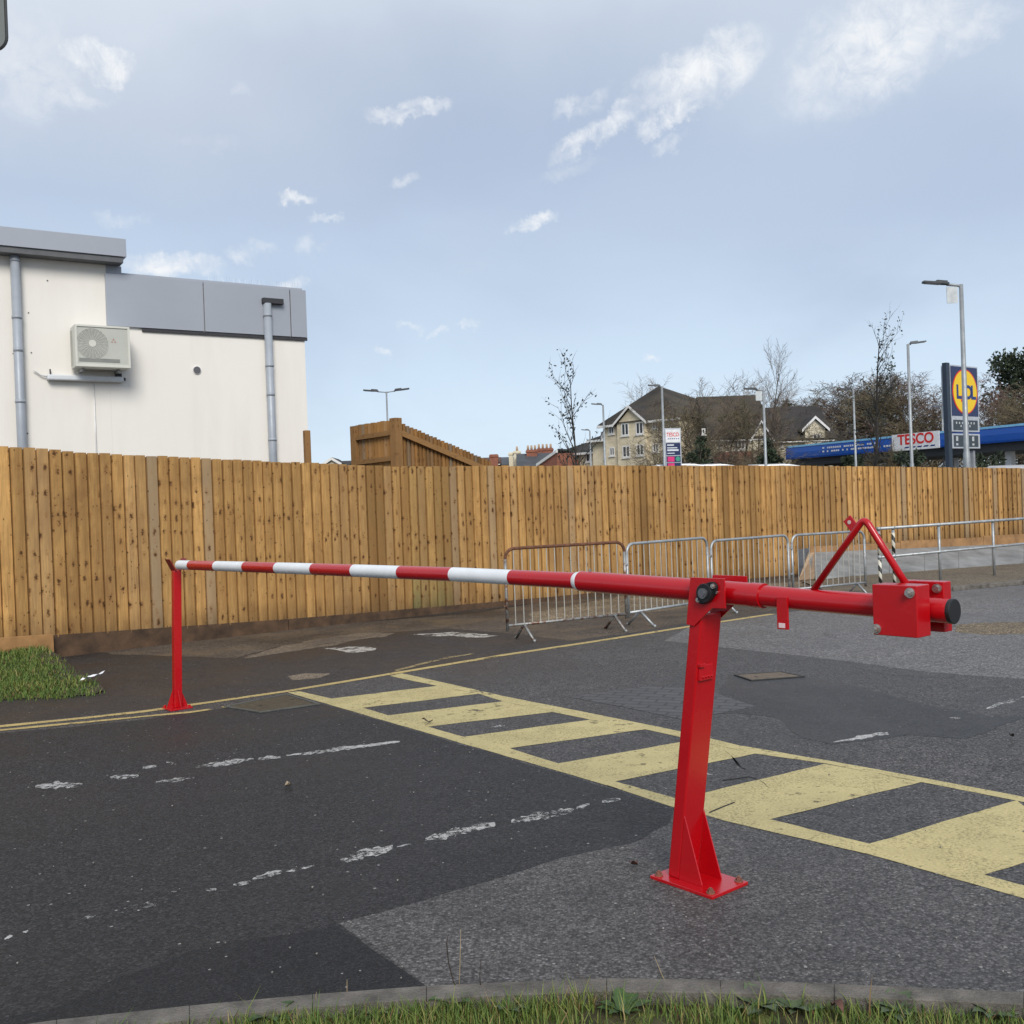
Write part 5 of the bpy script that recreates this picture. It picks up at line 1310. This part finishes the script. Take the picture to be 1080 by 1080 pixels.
lc = sum(lv, V((0, 0, 0)))/len(lv)
m = MB(); ring_ = [V((lc.x+(p.x-lc.x)*.95, lc.y+(p.y-lc.y)*(.86 if p.y < lc.y else 1.0), 0)) for p in lv]
ring_ = [V((p.x, p.y, verge_z(p.y)+.003)) for p in ring_]
m.add(ring_+[V((lc.x, lc.y, verge_z(lc.y)+.004))], [(i, (i+1) % len(ring_), len(ring_)) for i in range(len(ring_))]); struct(m.build('verge_soil', SOIL))
grass('grass', 46000, edge_place(lv, .008), .015, .075, 5, .0045, .06)
# timber edging behind the left verge
fd = (V((*FP[2], 0))-V((*FP[1], 0))).normalized(); fn = V((fd.y, -fd.x, 0)); f1 = V((*FP[1], 0))
e0, e1 = f1-fd*1.1+fn*.10, f1+fd*.36+fn*.10
m = MB(); m.prism([e0+UPV*.02, e1-UPV*.02, e1+UPV*.29, e0+UPV*.34], fn*.03)
tag(m.build('edging_board', plain('edging_timber', (.30, .16, .06), .85, 0, .3, 5), origin=e0, bevel=.004), 'short pale timber edging board along the back of the left grass verge', 'edging')

# broad-leaved weeds along the front kerb
WEED = plain('weed_leaves', (.045, .085, .022), .6, 0, .35, 20); WEEDP = plain('pale_weed_leaves', (.075, .105, .05), .65, 0, .3, 20)
def weed(px, py, n, size, label, mat, seed, up=.85):
    size *= 1.35
    r = random.Random(seed); o = G(px, py, -.035); t = thing('weed', label, 'weed', o, 'broad-leaved weeds in the front verge'); m = MB()
    for k in range(n):
        a = 6.283*k/n+r.uniform(-.3, .3); d = V((math.cos(a), math.sin(a), 0)); w = V((-d.y, d.x, 0)); L = size*r.uniform(.7, 1.25); e = r.uniform(.2, 1.)*up; pts = []
        for i in range(6):
            u = i/5; wd = L*.20*math.sin(math.pi*min(1, u*.85+.12))*(1+.16*math.sin(u*13)); c = o+d*L*u*(1-.2*e)+UPV*(L*e*u*(1.15-.7*u)+.012); pts += [c-w*wd, c+UPV*-.004, c+w*wd]
        b = m.add(pts, [])
        for i in range(5):
            for j in range(2): q = b+i*3+j; m.f.append([q, q+1, q+4, q+3]); m.mi.append(0); m.sm.append(True)
    m.build('rosette', mat, t)
moss = MB(); rm = random.Random(77)
for i in range(46):
    x = rm.uniform(-1.4, 1.9); y = kb_y(x)-rm.uniform(.03, .34); rr_ = rm.uniform(.012, .045); hh = rr_*rm.uniform(.25, .5); pts = []
    for k in range(4):
        for j in range(9):
            a = 6.283*j/9; q = rr_*math.sin((k+.6)/3.6*math.pi/2)*rm.uniform(.8, 1.2); pts.append(V((x+q*math.cos(a), y+q*math.sin(a), -.036+hh*math.cos(min(1, (k+.0)/3)*math.pi/2))))
    b = moss.add(pts, []); moss.smooth = True
    for k in range(3):
        for j in range(9): moss.f.append([b+k*9+j, b+k*9+(j+1) % 9, b+(k+1)*9+(j+1) % 9, b+(k+1)*9+j]); moss.mi.append(0); moss.sm.append(True)
    moss.f.append([b+j for j in range(9)][::-1]); moss.mi.append(0); moss.sm.append(True)
struct(moss.build('moss', plain('moss_green', (.10, .115, .025), .95, 0, .5, 60, .9, 160)), 'stuff')
for i, (px, py, n, sz, lab, mt) in enumerate([(285, 1079, 9, .075, 'green weed rosette under the dark end of the front kerb', WEED), (480, 1064, 9, .06, 'small green weed beside the dark dry stem at the kerb', WEED), (535, 1068, 10, .05, 'low leafy weed right of the dark dry stem', WEEDP),
        (655, 1070, 9, .07, 'long-leaved weed directly below the red post', WEED), (802, 1066, 12, .075, 'large pale-leaved weed right of the bare soil patch', WEEDP), (838, 1068, 9, .06, 'pale-leaved weed touching the large pale-leaved one', WEEDP), (945, 1070, 11, .065, 'pale-leaved weed between two dark tufts', WEEDP), (1045, 1073, 9, .06, 'pale-leaved weed near the right end of the front kerb', WEEDP), (395, 1074, 9, .05, 'small broad weed among pale grass', WEEDP)]):
    weed(px, py, n, sz, lab, mt, i+50)
# dry stems
def stem(pts, label, mat, r_=.002):
    q = [G(*pts[0][:2], -.03)]; Y = q[0].y
    for x, y in pts[1:]: q.append(P(x, y, Y))
    m = MB(); m.smooth = True; m.tube(q, [r_*1.3]+[r_]*(len(q)-2)+[r_*.5], 5); o = m.build('dry_stem', mat, origin=q[0]); tag(o, label, 'plant stem')
    return o
DS = plain('dark_stem', (.035, .022, .016), .9); PS = plain('straw_stem', (.36, .28, .15), .8)
stem([(487, 1052), (478, 1035), (473, 1015), (471, 995), (473, 985)], 'dark upright dry stem standing at the front kerb', DS)
stem([(484, 1052), (485, 1020), (486, 980)], 'straw coloured upright stem beside the dark dry stem', PS, .0012)
stem([(508, 1052), (506, 1030), (507, 1012)], 'short dark stem right of the straw coloured upright stem', DS, .0015)
stem([(707, 1046), (698, 1028), (690, 1008)], 'thin pale stem leaning left in front of the red post', PS, .0012)
stem([(366, 1058), (366, 1044), (366, 1033)], 'short pale stem by the end of the dark asphalt strip', PS, .0012)
stem([(335, 1068), (333, 1050), (334, 1046)], 'short pale stem left of the other short pale one', PS, .001)

# litter and fallen leaves
def leaf(px, py, size, label, col, seed, name='fallen_leaf', cat='leaf'):
    r = random.Random(seed); o = G(px, py, .02); m = MB(); d = V((math.cos(seed), math.sin(seed), 0)); w = V((-d.y, d.x, 0)); pts = []
    for i in range(7):
        u = i/6; wd = size*.28*math.sin(math.pi*min(1, u*.9+.06)); c = o+d*size*(u-.5)+UPV*(.012*math.sin(u*5+seed)+.004); pts += [c-w*wd+UPV*.010*r.random(), c, c+w*wd+UPV*.014*r.random()]
    b = m.add(pts, [])
    for i in range(6):
        for j in range(2): q = b+i*3+j; m.f.append([q, q+1, q+4, q+3]); m.mi.append(0); m.sm.append(True)
    tag(m.build(name, plain('leaf_%d' % seed, col, .7, 0, .3, 40), origin=o), label, cat)
leaf(668, 911, .065, 'curled red-brown fallen leaf on the grey asphalt left of the red post', (.10, .035, .02), 1)
leaf(304, 828, .07, 'pale buff fallen leaf on the dark asphalt', (.28, .22, .15), 2)
leaf(451, 760.5, .08, 'dark brown fallen leaf on the yellow hatching', (.06, .035, .02), 3)
leaf(1067, 776, .05, 'tiny dark leaf on the pale asphalt at the right edge', (.03, .025, .02), 4)
leaf(883, 1063, .06, 'brown dead leaf lying on bare soil of the front verge', (.10, .045, .03), 5)
def litter():
    o = GV(98, 722)+UPV*.06; m = MB(); r = random.Random(8); nx, ny = 6, 4
    for i in range(nx):
        for j in range(ny): m.v.append(o+V(((i/(nx-1)-.5)*.17+.03*(j-1.5)/3, (j/(ny-1)-.5)*.10, .05*i/(nx-1)-.0+r.uniform(-.014, .014))))
    for i in range(nx-1):
        for j in range(ny-1): q = i*ny+j; m.f.append([q, q+ny, q+ny+1, q+1]); m.mi.append(0); m.sm.append(False)
    ob = m.build('paper_scrap', plain('white_paper', (.75, .76, .78), .6, 0, .05), origin=o); tag(ob, 'crumpled white scrap of paper on the left grass verge', 'litter')
litter()

# ------------------------------------------------------------------ road sign whose back corner enters the frame
def roadsign():
    Y = 2.25; c = P(7.6, 26, Y); zb = P(4, 53.5, Y).z; xr = c.x
    t = thing('road_sign', 'grey back of a round-cornered metal sign on a post at the top left corner', 'sign', (xr-.32, Y+.04, -.04))
    r_ = .028; w, h = .62, .60; pts = []
    for cx, cz, a0 in ((xr-r_, zb+r_, -90), (xr-r_, zb+h-r_, 0), (xr-w+r_, zb+h-r_, 90), (xr-w+r_, zb+r_, 180)):
        for k in range(7): a = R(a0+15*k); pts.append(V((cx+r_*math.cos(a), Y, cz+r_*math.sin(a))))
    m = MB(); m.prism(pts, (0, -.003, 0)); p = m.build('plate', plain('sign_back_grey', (.14, .155, .15), .55, .2, .12, 6), t)
    m = MB(); m.tube([q+V((0, -.004, 0)) for q in pts], .0032, 6, closed=True); m.build('rim', plain('sign_rim_dark', (.02, .022, .024), .5), p)
    m = MB(); m.smooth = True; m.tube([V((xr-.32, Y+.045, -.15)), V((xr-.32, Y+.045, zb+h))], .038, 16); m.build('post', GALV, t)
roadsign()

# ------------------------------------------------------------------ sky, sun, camera
SUN_EL, SUN_AZ = R(36), R(171)          # azimuth measured from +Y towards +X
sd = V((math.sin(SUN_AZ)*math.cos(SUN_EL), math.cos(SUN_AZ)*math.cos(SUN_EL), math.sin(SUN_EL)))
w = bpy.data.worlds.new('World'); scene.world = w; w.use_nodes = True
nt = w.node_tree; nt.nodes.clear()
def wn(typ, **kw):
    x = nt.nodes.new('ShaderNode'+typ)
    for k, v in kw.items(): setattr(x, k, v)
    return x
def wmath(op, a, b=None, c=None, clamp=False):
    x = wn('Math', operation=op, use_clamp=clamp)
    for i, v in enumerate((a, b, c)):
        if v is None: continue
        if isinstance(v, (int, float)): x.inputs[i].default_value = v
        else: nt.links.new(v, x.inputs[i])
    return x.outputs[0]
def wvec(op, a, b=None):
    x = wn('VectorMath', operation=op)
    for i, v in enumerate((a, b)):
        if v is None: continue
        if isinstance(v, (tuple, list, Vector)): x.inputs[i].default_value = tuple(v)
        else: nt.links.new(v, x.inputs[i])
    return x.outputs['Value'] if op == 'DOT_PRODUCT' else x.outputs[0]
def wmix(f, a, b):
    x = wn('Mix', data_type='RGBA')
    for s, v in ((x.inputs[0], f), (x.inputs[6], a), (x.inputs[7], b)):
        if isinstance(v, (int, float)): s.default_value = v
        elif isinstance(v, tuple): s.default_value = (*v, 1)
        else: nt.links.new(v, s)
    return x.outputs[2]
def wnoise(vec, sc, det=6, ro=.55, dist=0):
    x = wn('TexNoise'); x.inputs['Scale'].default_value = sc; x.inputs['Detail'].default_value = det; x.inputs['Roughness'].default_value = ro; x.inputs['Distortion'].default_value = dist
    nt.links.new(vec, x.inputs['Vector']); return x.outputs['Fac']
def wramp(f, a, b):
    x = wn('MapRange', interpolation_type='SMOOTHSTEP'); x.inputs[1].default_value = a; x.inputs[2].default_value = b; nt.links.new(f, x.inputs[0]); return x.outputs[0]
sky = wn('TexSky', sky_type='NISHITA'); sky.sun_disc = False; sky.sun_elevation = SUN_EL; sky.sun_rotation = SUN_AZ; sky.air_density = 1.; sky.dust_density = 1.2; sky.ozone_density = 1.5
tc = wn('TexCoord'); dirv = tc.outputs['Generated']
sx = wn('SeparateXYZ'); nt.links.new(dirv, sx.inputs[0]); el = sx.outputs[2]
# cloud layer seen in perspective: project the direction on a flat layer
zz = wmath('ADD', wmath('MAXIMUM', el, 0.0), .16)
pv = wn('CombineXYZ'); nt.links.new(wmath('DIVIDE', sx.outputs[0], zz), pv.inputs[0]); nt.links.new(wmath('DIVIDE', sx.outputs[1], zz), pv.inputs[1])
mpv = wn('Mapping'); mpv.inputs['Rotation'].default_value = (0, 0, R(-25)); mpv.inputs['Scale'].default_value = (1, .55, 1); nt.links.new(pv.outputs[0], mpv.inputs[0])
lay = wnoise(mpv.outputs[0], .75, 7, .5, .35); wisps = wnoise(mpv.outputs[0], 2.6, 8, .62, .6)
K = 10.                                    # strength below is 1/K
def cc(r, g, b): return (r*K, g*K, b*K)
# veil: blue-grey overhead, brighter and bluer towards the horizon
band = wramp(el, .03, .36)
veil = wmix(band, cc(.51, .615, .73), cc(.37, .44, .555))
veil = wmix(wramp(el, .38, .52), veil, cc(.47, .52, .59))
veil = wmix(wmath('MULTIPLY', wramp(lay, .42, .72), .6), veil, cc(.325, .385, .495))
veil = wmix(wmath('MULTIPLY', wramp(wisps, .5, .8), .35), veil, cc(.47, .53, .61))
for (px, py, rx, ry, rot, amt, cl) in ((20, -10, 380, 150, 8, .9, (.60, .64, .69)), (480, -60, 620, 150, 3, .8, (.52, .57, .635)), (960, 60, 340, 150, -20, .45, (.50, .555, .63)), (330, 120, 480, 100, -4, .5, (.34, .395, .495)), (900, 195, 520, 90, 4, .5, (.34, .405, .525)), (620, 270, 360, 90, -12, .3, (.42, .50, .60))):
    d0 = ray(px, py).normalized(); a = R(rot); ux = CR*math.cos(-a)+CU*math.sin(-a); uy = -CR*math.sin(-a)+CU*math.cos(-a)
    sn = wn('TexNoise'); sn.inputs['Scale'].default_value = 6; sn.inputs['Detail'].default_value = 5; nt.links.new(dirv, sn.inputs['Vector'])
    df = wvec('SUBTRACT', wvec('ADD', dirv, wvec('MULTIPLY', wvec('SUBTRACT', sn.outputs['Color'], (.5, .5, .5)), (.13, .13, .13))), d0)
    x = wmath('MULTIPLY', wvec('DOT_PRODUCT', df, ux), FPX/rx); y = wmath('MULTIPLY', wvec('DOT_PRODUCT', df, uy), FPX/ry)
    g = wmath('MULTIPLY', wramp(wmath('SUBTRACT', 1., wmath('ADD', wmath('MULTIPLY', x, x), wmath('MULTIPLY', y, y)), clamp=True), 0, 1.), amt)
    veil = wmix(g, veil, cc(*cl))
base_sky = wmix(.88, sky.outputs[0], veil)
# small bright cumulus scraps scattered along a diagonal
puffs = [(98, 62, 30, 15, 0, 1), (70, 105, 30, 10, -8, .5), (20, 70, 60, 40, 0, .45), (432, 119, 42, 8, -8, .75), (315, 212, 18, 6, -10, .8), (345, 232, 14, 5, -8, .5), (255, 266, 25, 8, -5, .5), (328, 259, 18, 8, -12, .45), (178, 281, 45, 11, 0, .8), (310, 298, 18, 9, 0, .6), (426, 188, 16, 6, -10, .5), (556, 232, 27, 8, -10, .8), (128, 231, 20, 8, -10, .4),
         (740, 78, 62, 24, -22, .85), (710, 122, 36, 9, -18, .8), (630, 140, 48, 12, -22, .8), (617, 106, 30, 8, -14, .55), (705, 148, 14, 6, -12, .5), (925, 45, 80, 42, -28, .75), (915, 82, 60, 22, -10, .65), (1020, 36, 36, 15, -20, .5), (490, 346, 12, 5, 0, .6), (461, 351, 9, 5, 0, .6), (431, 348, 14, 4, 0, .45), (404, 373, 10, 5, 0, .6), (690, 378, 14, 5, -12, .6), (595, 178, 34, 8, -8, .35), (215, 152, 34, 7, 0, .25), (254, 99, 12, 7, 0, .3)]
# warp the lookup direction so the scraps get ragged edges
wv1 = wn('TexNoise'); wv1.inputs['Scale'].default_value = 21; wv1.inputs['Detail'].default_value = 7; wv1.inputs['Roughness'].default_value = .66; nt.links.new(dirv, wv1.inputs['Vector'])
off = wvec('MULTIPLY', wvec('SUBTRACT', wv1.outputs['Color'], (.5, .5, .5)), (.062, .062, .062))
wd = wvec('ADD', dirv, off)
mask = None
for (px, py, rx, ry, rot, amt) in puffs:
    d0 = ray(px, py).normalized(); a = R(rot)
    ux = (CR*math.cos(-a)+CU*math.sin(-a)); uy = (-CR*math.sin(-a)+CU*math.cos(-a))
    df = wvec('SUBTRACT', wd, d0)
    x = wmath('MULTIPLY', wvec('DOT_PRODUCT', df, ux), FPX/rx/1.25); y = wmath('MULTIPLY', wvec('DOT_PRODUCT', df, uy), FPX/ry/1.35)
    g = wmath('MULTIPLY', wmath('SUBTRACT', 1., wmath('ADD', wmath('MULTIPLY', x, x), wmath('MULTIPLY', y, y)), clamp=True), amt)
    mask = g if mask is None else wmath('MAXIMUM', mask, g)
fine = wnoise(dirv, 38, 8, .66, .5)
mask = wmath('MULTIPLY', wmath('MULTIPLY', wramp(mask, .0, 1.), wramp(fine, .22, .74)), 1.25, clamp=True)
col = wmix(mask, base_sky, cc(.67, .685, .705))
bg = wn('Background'); bg.inputs['Strength'].default_value = .1; nt.links.new(col, bg.inputs['Color'])
out = wn('OutputWorld'); nt.links.new(bg.outputs[0], out.inputs[0])
w.cycles.sampling_method = 'MANUAL'; w.cycles.sample_map_resolution = 512

sun = bpy.data.lights.new('sun', 'SUN'); sun.energy = 2.1; sun.angle = R(26); sun.color = (1, .95, .88)
so = bpy.data.objects.new('sun', sun); COL.objects.link(so); so.rotation_euler = sd.to_track_quat('Z', 'Y').to_euler(); so.location = (0, 0, 30)

cam = bpy.data.cameras.new('camera'); co = bpy.data.objects.new('camera', cam); COL.objects.link(co)
cam.sensor_fit = 'HORIZONTAL'; cam.sensor_width = 36; cam.lens = 36*FPX/1080; cam.clip_end = 3000; cam.clip_start = .05
co.matrix_world = Matrix.Translation(CC) @ Matrix((CR, CU, -CF)).transposed().to_4x4()
scene.camera = co
vs = scene.view_settings; scene.display_settings.display_device = 'sRGB'
vs.view_transform = 'Standard'; vs.look = 'None'; vs.gamma = 1; vs.exposure = 0.45; vs.use_curve_mapping = False
scene.cycles.max_bounces = 6; scene.cycles.use_denoising = True
